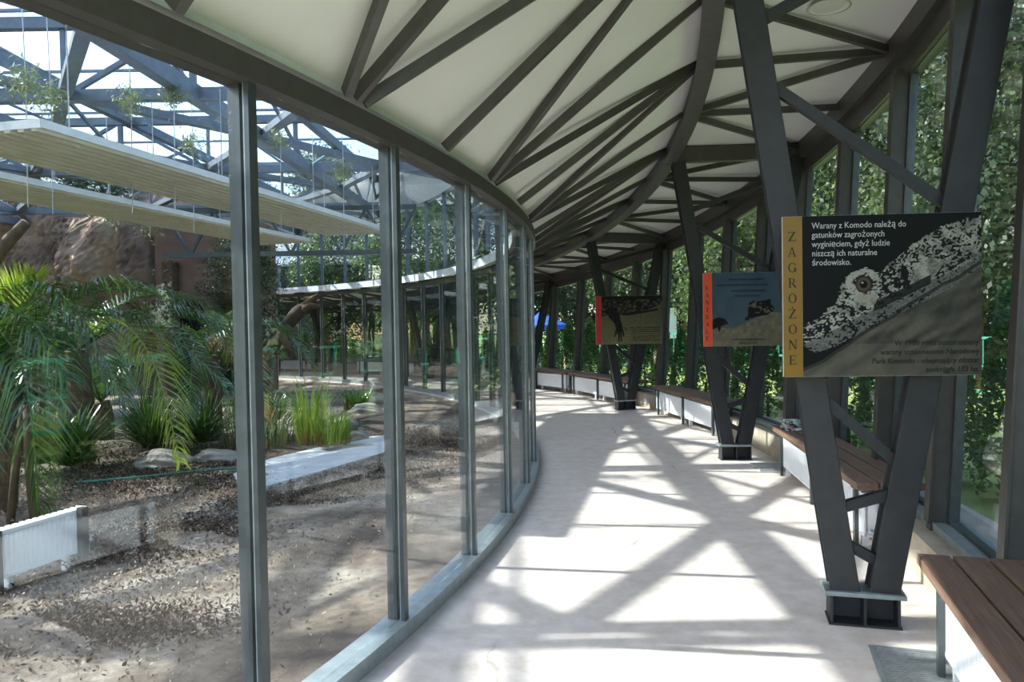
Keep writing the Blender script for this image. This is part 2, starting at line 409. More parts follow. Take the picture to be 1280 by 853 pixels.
for k in kn:
    if k % 2 == 0:
        for j in (-1, 0, 1):
            if have(k + j): rafter(Ipt(k) + (Ipt(k+1) - Ipt(k)) * 0.07 * j, Rin(k + j) + (Rin(k+1) - Rin(k)) * (-0.04 * j))
            if have(k + j): rafter(Rout(k) + (Rout(k+1) - Rout(k)) * 0.05 * j, Opt(k + j), 0.042, 0.06)
    else:
        rafter(Ipt(k), Rin(k))
        if (k - 5) % 4: rafter(Rout(k), Opt(k), 0.042, 0.06)
for t in COLS:
    MB().bar(pol(R_RING, t, zrb(t) + 0.10), pol(21.34, t, z_outer(yof(21.3, t)) + 0.08), 0.10, 0.18).build('cross_beam', M['steel'], ce)

# ------------------------------------------------------------------ roof over the enclosure: crossing trusses under glass
ZB, ZT, ZG = 4.55, 5.45, 5.62
roof = struct(MB().arc(17.72, 17.86, 4.42, ZG, -60, 150, 110).build('roof', M['post']))
roof['label'] = 'glazed roof on crossing steel trusses over the enclosure'
RT = 17.6
XL = [-0.7 - 3.2 * i for i in range(0, 6)]
YL = [5.0, 9.5, 14.0, 18.5, 23.0]
YP = [2.75, 7.25, 11.75, 16.25, 20.75]
def chord_y(x):
    dx = x - CX
    if abs(dx) >= RT - 0.5: return None
    h = math.sqrt(RT**2 - dx*dx); return CY - h, CY + h
def chord_x(y):
    dy = y - CY
    if abs(dy) >= RT - 0.5: return None
    h = math.sqrt(RT**2 - dy*dy); return CX - h, CX + h
def rbar(name, p, q, w, h): MB().bar(p, q, w, h).build(name, M['roofsteel'], roof)
for x in XL:
    c = chord_y(x)
    if not c: continue
    y0, y1 = max(c[0], 0.5), min(c[1], 24.5)
    if y1 - y0 < 2: continue
    sk = lambda y: x + 0.04 * (y - 9)
    rbar('long_chord', (sk(y0), y0, ZB), (sk(y1), y1, ZB), 0.16, 0.20)
    rbar('long_chord', (sk(y0), y0, ZT), (sk(y1), y1, ZT), 0.14, 0.16)
    nodes = [y0] + [y for y in YL if y0 + 0.8 < y < y1 - 0.8] + [y1]
    for a, b in zip(nodes, nodes[1:]):
        m_ = (a + b) / 2
        rbar('web', (sk(a), a, ZB), (sk(m_), m_, ZT), 0.05, 0.05); rbar('web', (sk(m_), m_, ZT), (sk(b), b, ZB), 0.05, 0.05)
for y in YL:
    c = chord_x(y)
    x0, x1 = max(c[0], -20.0), c[1]
    rbar('cross_chord', (x0, y, ZB), (x1, y, ZB), 0.14, 0.14)
    rbar('cross_chord', (x0, y, ZT), (x1, y, ZT), 0.12, 0.14)
    nodes = [x for x in XL if x0 < x < x1]
    for a in nodes:
        rbar('strut', (a, y, ZB), (a, y, ZT), 0.07, 0.07)
        if a - 3.2 > x0:
            rbar('web', (a, y, ZT), (a - 1.6, y, ZB), 0.06, 0.06); rbar('web', (a - 1.6, y, ZB), (a - 3.2, y, ZT), 0.06, 0.06); rbar('strut', (a - 1.6, y, ZB), (a - 1.6, y, ZT), 0.05, 0.05)
# plan bracing and light purlins between the trusses
for ya, yb in zip(YL, YL[1:]):
    ym = (ya + yb) / 2
    for x in XL:
        if x < -14: continue
        for dx in (-1.6, 1.6):
            for yy in (ya, yb):
                if math.hypot(x + dx - CX, yy - CY) < RT: rbar('plan_brace', (x + 0.04*(ym - 9), ym, ZB + 0.03), (x + dx, yy, ZB + 0.03), 0.15, 0.10)
# roof panes (flat) with glazing bars, and the sloping perimeter
YG = sorted(YL + YP); XG = sorted([x for x in XL] + [x + 1.6 for x in XL], reverse=True)
for i, (ya, yb) in enumerate(zip(YG, YG[1:] + [24.8])):
    for xa, xb in zip(XG, XG[1:]):
        cs = [(xa, ya), (xb, ya), (xb, yb), (xa, yb)]
        if max(math.hypot(a - CX, b - CY) for a, b in cs) > 18.6: continue
        MB().box(((xa+xb)/2, (ya+yb)/2, ZG), (abs(xa-xb) - 0.05, yb - ya - 0.05, 0.014)).build('roof_pane', M['roofglass'], roof)
        MB().bar((xa, ya, ZG), (xa, yb, ZG), 0.035, 0.04).bar((xa, ya, ZG), (xb, ya, ZG), 0.035, 0.04).build('glazing_bar', M['roofsteel'], roof)
for i in range(-34, 106, 4):
    A, B, C_, D_ = pol(17.80, i, 2.86), pol(17.80, i + 4, 2.86), pol(17.80, i + 4, 4.44), pol(17.80, i, 4.44)
    o_ = (pol(1, i + 2) - pol(0, i + 2)) * 0.012
    MB().hexa([A, B, C_, D_, A + o_, B + o_, C_ + o_, D_ + o_]).build('clerestory_pane', M['roofglass'], roof)
    rbar('clerestory_post', A, D_, 0.05, 0.08)

# ------------------------------------------------------------------ lattice columns on the ring of feet
def column(t, label, group=None):
    f = pol(R_COL, t); e = empty('lattice_column', f, t*D)           # local x = outwards
    tag(e, label, 'column', group)
    zl = zrb(t) + 0.02; zr_ = z_outer(yof(21.3, t)) + 0.01
    xl0, xl1 = -0.095, (R_RING + 0.10) - R_COL; xr0, xr1 = 0.095, 21.26 - R_COL
    L = lambda z: Vector((xl0 + (xl1 - xl0) * (z - 0.17) / (zl - 0.17), 0, z))
    R_ = lambda z: Vector((xr0 + (xr1 - xr0) * (z - 0.17) / (zr_ - 0.17), 0, z))
    for P, zt in ((L, zl), (R_, zr_)):
        mb = MB().bar(P(0.165), P(zt), 0.13, 0.12, (1, 0, 0))
        mb.bar(P(0.165) + Vector((0, -0.068, 0)), P(zt) + Vector((0, -0.068, 0)), 0.012, 0.15, (1, 0, 0))
        mb.bar(P(0.165) + Vector((0, 0.068, 0)), P(zt) + Vector((0, 0.068, 0)), 0.012, 0.15, (1, 0, 0))
        mb.build('leg', M['column'], e, local=True, bevel=0.004)
    k = (zl - 2.2) / 1.28; dz = 0.16 if t < -10 else 0.0
    top = lambda z: 2.2 + (z - 2.2) * k
    for a, za, b, zb in ((R_, .31, L, .45), (L, .60, R_, .72), (R_, .83, L, 1.27), (L, 1.38, R_, 2.08), (R_, 2.2, L, top(2.8)), (L, top(2.9) + dz, R_, top(3.36) + dz)):
        MB().bar(a(za), b(zb), 0.055, 0.055, (0, 1, 0)).build('brace', M['column'], e, local=True)
    MB().box((0, 0, 0.172), (0.40, 0.20, 0.024)).build('base_plate', M['sill'], e, local=True, bevel=0.003)
    mb = MB()
    for x in (-0.165, 0.0, 0.165): mb.box((x, 0, 0.08), (0.014, 0.17, 0.16))
    mb.box((0, 0.03, 0.08), (0.33, 0.014, 0.16)); mb.box((0, 0, 0.006), (0.36, 0.18, 0.012))
    mb.build('foot', M['column'], e, local=True)
    return e
clabel = ['nearest dark steel V-shaped lattice column, behind the yellow-striped sign', 'dark steel V-shaped lattice column behind the orange-striped sign',
          'dark steel V-shaped lattice column behind the crimson-striped sign']
for i, t in enumerate(COLS):
    column(t, clabel[i] if i < 3 else 'dark steel V-shaped lattice column beyond the curve, seen through the glass wall', None if i < 3 else 'far columns beyond the glass')

# ------------------------------------------------------------------ hanging signs
def to_lin(a):
    a = np.asarray(a, float) / 255
    return np.where(a <= 0.04045, a / 12.92, ((a + 0.055) / 1.055) ** 2.4)
def vnoise(U, V, s, seed):
    g = np.random.default_rng(seed).random((64, 64)); x = U * s; y = V * s
    xi = np.floor(x).astype(int); yi = np.floor(y).astype(int); fx = x - xi; fy = y - yi
    fx = fx*fx*(3-2*fx); fy = fy*fy*(3-2*fy); G = lambda i, j: g[i % 64, j % 64]
    return (G(xi, yi)*(1-fx) + G(xi+1, yi)*fx)*(1-fy) + (G(xi, yi+1)*(1-fx) + G(xi+1, yi+1)*fx)*fy
def inpoly(U, V, P):
    r = np.zeros(U.shape, bool); n = len(P)
    for i in range(n):
        x0, y0 = P[i]; x1, y1 = P[(i+1) % n]
        if y0 == y1: continue
        c = ((y0 > V) != (y1 > V)) & (U < (x1-x0)*(V-y0)/(y1-y0) + x0); r ^= c
    return r
def print_mesh(name, w, h, nx, fn, m):       # a printed picture: flat grid, colour per vertex
    ny = int(nx * h / w); u = np.linspace(0, 1, nx + 1); v_ = np.linspace(0, 1, ny + 1); U, V = np.meshgrid(u, v_)
    C_ = fn(U, V) * 0.74
    P = np.stack([(U - 0.5) * w, np.zeros_like(U), (0.5 - V) * h], -1)
    ix = np.arange((nx+1)*(ny+1)).reshape(ny+1, nx+1)
    F = np.stack([ix[:-1, :-1], ix[1:, :-1], ix[1:, 1:], ix[:-1, 1:]], -1).reshape(-1, 4)
    me = np_mesh(name, P, F, m)
    ca = me.color_attributes.new('print', 'FLOAT_COLOR', 'POINT')
    ca.data.foreach_set('color', np.concatenate([to_lin(C_), np.ones(C_.shape[:2] + (1,))], -1).astype(np.float32).ravel())
    return me
pmat, pnt, pp = base_mat('sign_print')
at_ = pnt.nodes.new('ShaderNodeVertexColor'); at_.layer_name = 'print'; pnt.links.new(at_.outputs[0], pp.inputs['Base Color'])
pp.inputs['Roughness'].default_value = 0.5; pp.inputs['Specular IOR Level'].default_value = 0.2
def mixc(C_, mask, c, a=1.0):
    mask = np.asarray(mask, float)[..., None] * a; C_[:] = C_ * (1 - mask) + np.array(c, float) * mask
def monitor_head(U, V):                       # pale speckled lizard head on black
    C_ = np.zeros(U.shape + (3,)); C_[:] = (16, 16, 18)
    n1 = vnoise(U, V, 9, 1); n2 = vnoise(U, V, 46, 2); n3 = vnoise(U, V, 120, 3); n4 = vnoise(U, V, 22, 4)
    # ground
    edge = 0.955 - 0.66 * (U - 0.0) + 0.03 * (n1 - 0.5)
    gr = V > edge
    str_ = vnoise((U * 0.8 - V * 0.6) * .25, V * .8 + U * 0.55, 30, 5)
    base = np.stack([66 + 60*str_ + 14*n2, 64 + 56*str_ + 14*n2, 58 + 46*str_ + 12*n2], -1)
    C_[gr] = base[gr]
    mixc(C_, gr & (V > 0.80) , (140, 132, 112), 0.45)
    head = [(0.0, .70), (.03, .665), (.08, .64), (.14, .58), (.19, .54), (.20, .47), (.24, .39), (.29, .345), (.36, .325), (.42, .36), (.50, .30), (.62, .185), (.78, .085), (1.0, .01), (1.0, .33),
            (.84, .46), (.60, .585), (.42, .69), (.28, .76), (.17, .82), (.06, .85), (.0, .80)]
    hd = inpoly(U + 0.006*(n2-.5), V + 0.012*(n3-.5), head)
    lit = np.clip(0.86 + 0.5*(n4-.5) + 0.35*(n3-.5), 0, 1)
    hc = np.stack([212*lit+10, 208*lit+10, 194*lit+8], -1); C_[hd] = hc[hd]
    jaw = hd & (V > 0.80 - 0.53*U + 0.02*(n1-.5)); mixc(C_, jaw, (104, 104, 98), 0.75); mixc(C_, jaw & (n3 > .62), (160, 160, 150), .6)
    ear = inpoly(U, V, [(.56, .30), (.60, .36), (.59, .42), (.55, .40)])
    dens = vnoise(U + V*.3, V*1.2, 95, 8)*0.62 + vnoise(U, V, 30, 9)*0.38
    thr = 0.53 + 0.10*(V > 0.80-0.55*U) - 0.10*np.exp(-((U-.14)**2+(V-.68)**2)/.012) - 0.08*np.exp(-((U-.5)**2+(V-.42)**2)/.01) + 0.03*(U > .66)
    smooth = inpoly(U, V, [(.60, .44), (.64, .33), (.70, .27), (.80, .30), (.72, .42), (.64, .47)])
    mixc(C_, hd & (dens > thr) & ~smooth, (14, 14, 15), .95)
    mixc(C_, ear & hd, (10, 10, 10), .9)
    band = hd & (abs(V - (0.78 - 0.52*U)) < 0.028) & (U > .40) & (U < .72); mixc(C_, band, (24, 23, 22), .8)
    d = np.hypot((U - .345)*1.1, V - .43)
    mixc(C_, hd & (d < .115) & (d > .06) & (dens < .66), (220, 218, 204), .85)
    mixc(C_, (np.hypot((U-.365)*.9, V-.515) < .052) & (V > .49), (196, 192, 172), .8)
    mixc(C_, d < .052, (60, 54, 48)); mixc(C_, d < .042, (112, 94, 72)); mixc(C_, d < .024, (8, 8, 8))
    mixc(C_, np.hypot(U-.338, V-.420) < .006, (225, 225, 225))
    mixc(C_, gr & (abs(V - edge - .012) < .012), (44, 42, 38), .7)
    return C_
def two_lizards(U, V):
    n1 = vnoise(U, V, 8, 11); n2 = vnoise(U, V, 40, 12); n3 = vnoise(U, V, 20, 13)
    C_ = np.stack([92 + 10*V, 116 + 8*V, 140 - 8*V], -1) * (0.92 + .12*n1)[..., None]
    hill = 0.70 + 0.10*np.sin((U-.30)*3.1) * (U < .38) - 0.14*np.clip((U-.33)/.5, 0, 1) + .02*(n1-.5)
    gr = V > np.where(U < .33, .735 + .02*n1, .74 - .19*np.clip((U-.33)/.45, 0, 1))
    sand = np.stack([124 + 46*n3 + 20*n2, 118 + 40*n3 + 18*n2, 100 + 30*n3 + 12*n2], -1); C_[gr] = sand[gr]
    mixc(C_, gr & (V > .86), (150, 144, 122), .5)
    big = inpoly(U+.01*(n2-.5), V+.01*(n3-.5), [(.44, .66), (.49, .56), (.51, .42), (.55, .385), (.62, .40), (.72, .385), (.80, .36), (.825, .44), (.87, .50), (.85, .545), (.76, .58), (.66, .60), (.56, .62)])
    mixc(C_, big, (36, 34, 32)); mixc(C_, big & (n2 > .66), (150, 140, 122), .75)
    mixc(C_, inpoly(U, V, [(.56, .42), (.61, .43), (.60, .47), (.56, .46)]), (150, 148, 142), .9)
    mixc(C_, inpoly(U, V, [(.70, .52), (.77, .47), (.82, .52), (.76, .565)]) & (n2 > .4), (170, 160, 146), .7)
    sm = inpoly(U, V, [(.0, .66), (.03, .62), (.10, .605), (.17, .625), (.20, .66), (.225, .70), (.18, .71), (.13, .725), (.10, .80), (.085, .80), (.07, .74), (.0, .77)])
    mixc(C_, sm, (30, 28, 27)); mixc(C_, sm & (n2 > .72), (90, 84, 76), .5)
    return C_
def clawed_foot(U, V):
    n1 = vnoise(U, V, 8, 21); n2 = vnoise(U, V, 44, 22); n3 = vnoise(U, V, 22, 23)
    C_ = np.stack([104 + 50*V + 26*n2, 102 + 42*V + 24*n2, 74 + 30*V + 18*n2], -1)
    body = inpoly(U+.01*(n3-.5), V+.012*(n2-.5), [(0, 0), (1, 0), (1, .12), (.92, .22), (.80, .27), (.62, .33), (.48, .37), (.36, .36), (.28, .42), (.10, .40), (0, .44)])
    mixc(C_, body, (62, 60, 48)); mixc(C_, body & (n2*.6 + n3*.4 > .62), (150, 146, 120), .75); mixc(C_, body & (n3 < .3), (26, 25, 21), .8)
    mixc(C_, (V < .06 + .04*n1), (40, 39, 34), .8)
    mixc(C_, (abs(V - (.385 - .20*np.clip(U-.45, 0, 1)*1.0)) < .022) & (U > .34) & (U < .93), (26, 25, 20), .85)
    d = np.hypot(U-.62, (V-.17)*.8); mixc(C_, d < .05, (40, 36, 30), .9)
    leg = inpoly(U+.006*(n2-.5), V, [(.08, .26), (.26, .22), (.31, .48), (.345, .66), (.375, .83), (.355, .85), (.325, .74), (.335, .94), (.315, .95), (.295, .76), (.295, .96), (.275, .95), (.265, .76), (.215, .86), (.20, .84), (.235, .68), (.22, .58), (.12, .44)])
    mixc(C_, leg, (40, 37, 32)); mixc(C_, leg & (n2 > .7), (84, 78, 66), .6)
    mixc(C_, inpoly(U, V, [(.36, .64), (.39, .66), (.43, .71), (.41, .715)]), (34, 31, 27), .9)
    for i in range(7):
        y = .66 + .045*i; mixc(C_, (abs(V-y) < .008) & (U > .46 + .02*(i % 3)) & (U < .97) & (n2 > .3), (50, 46, 34), .75)
    return C_
def lettering(name, body, size, loc, m, parent, ax='LEFT', sx=1.0, line=1.0, shear=0.0):
    c = bpy.data.curves.new(name, 'FONT'); c.body = body; c.size = size; c.align_x = ax; c.align_y = 'TOP'
    c.space_line = line; c.extrude = 0.0006; c.resolution_u = 2; c.shear = shear; c.materials.append(m)
    t_ = bpy.data.objects.new(name, c); col.objects.link(t_)
    me = bpy.data.meshes.new_from_object(t_.evaluated_get(bpy.context.evaluated_depsgraph_get()))
    bpy.data.objects.remove(t_); me.name = name
    if not me.materials: me.materials.append(m)
    return link_mesh(name, me, parent, loc, (math.pi/2, 0, 0), (sx, 1, 1))
# heavy upright serif capitals for the vertical word, drawn stroke by stroke in a unit box
SER = {
 'Z': ['0,1 .9,1 .9,.93 .0,.93', '.68,.95 .9,.95 .24,.05 .02,.05', '.0,.07 .95,.07 .95,0 .0,0', '0,1 .06,1 .03,.78 0,.78', '.89,.24 .95,.24 .95,0 .89,0'],
 'A': ['.42,1 .52,1 .14,0 .06,0', '.42,1 .56,1 .92,0 .74,0', '.24,.36 .72,.36 .72,.30 .22,.30', '-.04,.05 .26,.05 .26,0 -.04,0', '.62,.05 1.02,.05 1.02,0 .62,0'],
 'G': 'O', 'R': ['.1,1 .28,1 .28,0 .1,0', '.0,1 .55,1 .55,.94 .0,.94', '.28,.52 .55,.52 .55,.46 .28,.46', '.55,1 .74,.92 .78,.75 .72,.58 .55,.46 .55,.54 .60,.62 .62,.75 .60,.88 .55,.94', '.42,.49 .60,.49 1.0,0 .76,0', '.0,.05 .40,.05 .40,0 .0,0'],
 'N': ['.08,1 .16,1 .16,0 .08,0', '.0,1 .24,1 .96,0 .80,0', '.84,1 .92,1 .92,0 .84,0', '-.02,.05 .28,.05 .28,0 -.02,0', '.70,1 1.04,1 1.04,.95 .70,.95'],
 'E': ['.12,1 .30,1 .30,0 .12,0', '.0,1 .86,1 .86,.94 .0,.94', '.28,.54 .70,.54 .70,.47 .28,.47', '.0,.06 .90,.06 .90,0 .0,0', '.80,1 .86,1 .86,.78 .80,.78', '.84,.26 .90,.26 .90,0 .84,0', '.65,.62 .70,.62 .70,.38 .65,.38'],
 'K': ['.1,1 .28,1 .28,0 .1,0', '.28,.46 .36,.50 .88,1 .76,1', '.34,.54 .50,.56 1.0,0 .76,0', '0,1 .38,1 .38,.95 0,.95', '0,.05 .38,.05 .38,0 0,0', '.62,1 1.0,1 1.0,.95 .62,.95'],
 'I': ['.36,1 .58,1 .58,0 .36,0', '.2,1 .74,1 .74,.94 .2,.94', '.2,.06 .74,.06 .74,0 .2,0'],
 'B': ['.1,1 .28,1 .28,0 .1,0', '0,1 .55,1 .55,.94 0,.94', '.28,.55 .55,.55 .55,.49 .28,.49', '0,.06 .58,.06 .58,0 0,0', '.55,1 .72,.93 .76,.78 .70,.62 .55,.53 .60,.70 .60,.85 .55,.94', '.55,.53 .80,.44 .86,.27 .78,.08 .55,0 .55,.06 .66,.14 .70,.27 .66,.41 .55,.49'],
 'L': ['.12,1 .30,1 .30,0 .12,0', '0,1 .42,1 .42,.95 0,.95', '0,.06 .88,.06 .88,0 0,0', '.82,.28 .88,.28 .88,0 .82,0'],
}
def serif_letter(ch, x, z, w, h, y=-0.0032):
    mb = MB(); dot = ch == 'Ż'; ch = 'Z' if dot else ch
    def poly(pts):
        n = len(pts); a = [(x + px*w, y, z + pz*h) for px, pz in pts]; b = [(p[0], y + 0.0008, p[2]) for p in a]
        mb.add(a + b, [tuple(range(n)), tuple(range(2*n-1, n-1, -1))] + [(i, n + i, n + (i+1) % n, (i+1) % n) for i in range(n)])
    if dot: poly([(.47 + .10*math.cos(i*.785), 1.18 + .09*math.sin(i*.785)) for i in range(8)])
    if ch in 'OG':
        n = 26; vs = []
        rng_ = [(i / n) * 6.2832 for i in range(n + 1)] if ch == 'O' else [0.75 + (i / n) * 5.2 for i in range(n + 1)]
        for q0, q1 in zip(rng_, rng_[1:]):
            poly([(.5 + .5*math.cos(q0), .5 + .52*math.sin(q0)), (.5 + .33*math.cos(q0), .5 + .46*math.sin(q0)), (.5 + .33*math.cos(q1), .5 + .46*math.sin(q1)), (.5 + .5*math.cos(q1), .5 + .52*math.sin(q1))])
        if ch == 'G': poly([(.78, .42), (.96, .42), (.96, .05), (.78, .05)]); poly([(.62, .46), (1.06, .46), (1.06, .41), (.62, .41)]); poly([(.86, .96), (.91, .96), (.91, .70), (.86, .70)])
    else:
        for s_ in SER[ch]: poly([tuple(float(q) for q in p.split(',')) for p in s_.split()])
    return mb
def vertical_word(word, x, z_top, pitch, w, h, e):
    for i, ch in enumerate(word):
        serif_letter(ch, x - w/2, z_top - pitch*i - h, w, h).build('letter', M['ink'], e, local=True)
def sign(loc, rz, w, h, strip_w, strip_m, fn, label, nx):
    e = empty('hanging_sign', loc, rz); tag(e, label, 'sign')
    MB().box((0, 0.012, 0), (w, 0.022, h)).build('board', M['back'], e, local=True, bevel=0.002)
    MB().box((-w/2 + strip_w/2, 0.0, 0), (strip_w, 0.003, h - 0.002)).build('colour_strip', strip_m, e, local=True)
    pic = link_mesh('picture', print_mesh('picture', w - strip_w - 0.002, h - 0.002, nx, fn, pmat), e, (strip_w/2, -0.0005, 0))
    for sx in (-0.32, 0.32):
        for c_ in ((sx * w, 0.05, h * 0.40), (sx * w * 0.8, 0.05, -h * 0.40)): MB().box(c_, (0.03, 0.055, 0.04)).build('bracket', M['column'], e, local=True)
    return e
W1, H1_ = 0.972, 0.818
s1 = sign((1.872, 3.845, 1.758), -4.0*D, W1, H1_, 0.095, M['yellow'], monitor_head, 'large sign with yellow strip and black lizard-head picture on the nearest column', 420)
vertical_word('ZAGROŻONE', -W1/2 + 0.045, 0.330, 0.0785, 0.040, 0.047, s1)
TOPT = "Warany z Komodo należą do\ngatunków zagrożonych\nwyginięciem, gdyż ludzie\nniszczą ich naturalne\nśrodowisko."
lettering('lettering', TOPT, 0.044, (-W1/2 + 0.142, -0.0035, H1_/2 - 0.030), M['whiteink'], s1, sx=0.87, line=1.06)
lettering('lettering', "W 1980 roku został uznany\nwarany ustanowiono Narodowy\nPark Komodo - obejmujący obszar\nzaokrągla 173 ha.", 0.040, (W1/2 - 0.015, -0.0035, -H1_/2 + 0.185), M['ink'], s1, 'RIGHT', 0.92, 1.12, 0.12)
W2, H2 = 0.93, 0.845
s2 = sign((2.665, 8.72, 1.762), 0.0, W2, H2, 0.10, M['orange'], two_lizards, 'sign with orange-red strip and two dark lizards under grey-blue sky', 170)
vertical_word('KANIBALE', -W2/2 + 0.046, 0.275, 0.083, 0.042, 0.05, s2)
for i, (ln, x, z) in enumerate((("warany z Komodo są zwierzętami", 0.03, .365), ("drapieżnymi, potrafią zabić i zjeść także osobniki", -.02, .30), ("własnego gatunku - młode warany", 0.05, .235), ("chronią się na drzewach", 0.03, .175), ("młode warany żyją na drzewach", .05, -.325), ("i unikają dorosłych", .04, -.365))):
    lettering('lettering', ln, 0.040, (x, -0.0035, z), M['ink'], s2, 'CENTER', 0.72)
W3, H3 = 1.22, 0.875
s3 = sign((2.13, 13.78, 1.668), 4.0*D, W3, H3, 0.10, M['red'], clawed_foot, 'sign with crimson strip and brown clawed lizard foot picture', 150)

# ------------------------------------------------------------------ radiators (prototype) and benches
def radiator_meshes(L, H):
    body = MB().box((0, 0.0, H/2), (L, 0.016, H - 0.01)); n = int(L / 0.037)
    for i in range(n):                                        # pressed vertical ribs
        x = -L/2 + 0.03 + i * (L - 0.06) / (n - 1); body.box((x, -0.012, H/2), (0.022, 0.010, H - 0.07))
    body.box((0, -0.012, H - 0.015), (L, 0.010, 0.022)); body.box((0, -0.012, 0.015), (L, 0.010, 0.022)); body.box((0, 0.075, H/2), (L, 0.014, H - 0.02))
    ends = [MB().box((s*(L/2 - 0.006), 0.032, H/2), (0.012, 0.096, H)) for s in (-1, 1)]
    grill = MB()
    for i in range(int(L / 0.05)): grill.box((-L/2 + 0.03 + i*0.05, 0.034, H - 0.004), (0.028, 0.07, 0.006))
    feet = [MB().box((s*(L/2 - 0.15), 0.034, -0.05), (0.03, 0.05, 0.11)) for s in (-1, 1)]
    return body, ends, grill, feet
def radiator(L, H, label, group=None):
    e = empty('radiator'); tag(e, label, 'radiator', group)
    body, ends, grill, feet = radiator_meshes(L, H)
    body.build('panel', M['white'], e, local=True)
    for x in ends: x.build('side_panel', M['white'], e, local=True)
    grill.build('top_grille', M['white'], e, local=True)
    for x in feet: x.build('foot', M['white'], e, local=True)
    v_ = MB().tube([(L/2 + 0.005, 0.034, 0.05), (L/2 + 0.045, 0.034, 0.05), (L/2 + 0.045, 0.034, -0.08)], 0.011, 8).tube([(L/2 + 0.045, 0.0, 0.05), (L/2 + 0.045, 0.045, 0.05)], 0.02, 10)
    v_.build('valve', M['wire'], e, local=True, smooth=True)
    return e
def place(root, loc, rz, label=None, group=None, proto_kids=None):
    c = copy_tree(root, proto_kids); c.location = loc; c.rotation_euler = (0, 0, rz)
    if label: c['label'] = label
    if group: c['group'] = group
    elif 'group' in c: del c['group']
    return c
BENCH = [(-23.6, -16.7, 'slatted wooden bench at the near right corner, running out of frame'),
         (-11.95, -3.85, 'slatted wooden bench with a folded patterned cloth on its far end'),
         (2.75, 10.85, 'slatted wooden bench between the orange-striped and crimson-striped signs'),
         (14.1, 22.35, 'slatted wooden bench just behind the crimson-striped sign'),
         (22.75, 31.0, 'last slatted wooden bench before the corridor disappears behind the glass')]
FAR_B = [(44.9, 53.0), (59.3, 67.4), (73.7, 81.8), (88.1, 96.2)]
RF, RBK = 20.70, 21.15
def bench(t0, t1, label, group=None):
    tm = (t0 + t1) / 2; a = (t1 - t0) / 2
    L = 2 * RBK * math.sin(a*D) * 0.985; base = pol(RF * math.cos(a*D) + 0.02, tm)
    if t0 == -23.6: tm = -17.0; uy0 = Vector((-math.sin(tm*D), math.cos(tm*D), 0)); base = Vector((1.945, 3.66, 0)) - uy0 * (L / 2)
    e = empty('bench', base, tm*D); tag(e, label, 'bench', group)     # local x = outwards, y = along
    n = 3; gap = 0.014; pw = (0.45 - gap * (n - 1)) / n
    for i in range(n):
        x = pw/2 + i * (pw + gap); MB().box((0, 0, 0), (L, pw, 0.05)).build('slat', M['wood'], e, local=True, bevel=0.004)
        s_ = e_last(); s_.location = (x, 0, 0.475); s_.rotation_euler = (0, 0, math.pi/2)
    for y in (-L/2 + 0.22, 0.0, L/2 - 0.22):
        for x in (0.055, 0.33):
            h = 0.45 if x < 0.2 else 0.45; MB().box((x, y, h/2), (0.028, 0.045, h)).build('leg', M['steel'] if x > .2 else M['post'], e, local=True)
        MB().box((0.225, y, 0.437), (0.40, 0.04, 0.026)).build('cross_bar', M['steel'], e, local=True)
    for x in (0.055,): MB().box((x, 0, 0.440), (0.03, L - 0.3, 0.018)).build('rail', M['steel'], e, local=True)
    return e, base, tm, L
def e_last(): return bpy.context.scene.collection.objects[-1]
rad_proto = None; far_rad = None
rad_words = ['near', 'far']
where = ['under the near right corner bench', 'under the bench carrying the folded cloth', 'under the bench between the orange and crimson signs', 'under the bench behind the crimson-striped sign', 'under the last bench by the glass wall']
for i, (t0, t1, lb) in enumerate(BENCH + [(a, b, 'slatted wooden bench on the far side, seen through both glass walls') for a, b in FAR_B]):
    e, base, tm, L = bench(t0, t1, lb, None if i < 5 else 'far benches beyond the enclosure')
    ux = Vector((math.cos(tm*D), math.sin(tm*D), 0)); uy = Vector((-ux.y, ux.x, 0))
    for j, s_ in enumerate((-1, 1) if i else (1,)):
        p = base + ux * 0.085 + uy * ((s_ * L * 0.243) if i else L/2 - 0.80); p.z = 0.10
        lab = (f'{"nearer" if j == 0 else "farther"} white radiator {where[i]}' if i else 'white radiator ' + where[0]) if i < 5 else 'white radiator below a bench on the far side, seen through both glass walls'
        if rad_proto is None:
            rad_proto = radiator(1.36, 0.31, lab); rad_proto.location = p; rad_proto.rotation_euler = (0, 0, tm*D - math.pi/2); rk = kids(rad_proto)
        else:
            place(rad_proto, p, tm*D - math.pi/2, lab, None if i < 5 else 'far radiators beyond the enclosure', rk)
# folded cloth on a bench end
cp = pol(20.87, -4.75, 0.5); e = empty('folded_cloth', cp, -4.7*D); tag(e, 'small folded cloth with a mottled green and white pattern on the bench end', 'cloth')
pm2, pn2, pb2 = base_mat('patterned_cloth')
vo = pn2.nodes.new('ShaderNodeTexVoronoi'); vo.inputs['Scale'].default_value = 34; pn2.links.new(coords(pn2), vo.inputs['Vector'])
sp = pn2.nodes.new('ShaderNodeSeparateColor'); pn2.links.new(vo.outputs['Color'], sp.inputs[0])
rr = ramp(pn2, [(0.0, srgb(60, 64, 74)), (0.3, srgb(214, 216, 214)), (0.5, srgb(126, 172, 150)), (0.72, srgb(224, 226, 226)), (0.88, srgb(190, 140, 150)), (1.0, srgb(96, 110, 108))]); rr.color_ramp.interpolation = 'CONSTANT'
pn2.links.new(sp.outputs[0], rr.inputs[0]); pn2.links.new(rr.outputs[0], pb2.inputs['Base Color']); pb2.inputs['Roughness'].default_value = 0.9
for i in range(3):
    MB().box((0.006*i, 0.008*(i % 2), 0.016 + 0.034*i), (0.24 - 0.012*i, 0.25 - 0.01*i, 0.032)).build('fold', pm2, e, local=True, bevel=0.013)

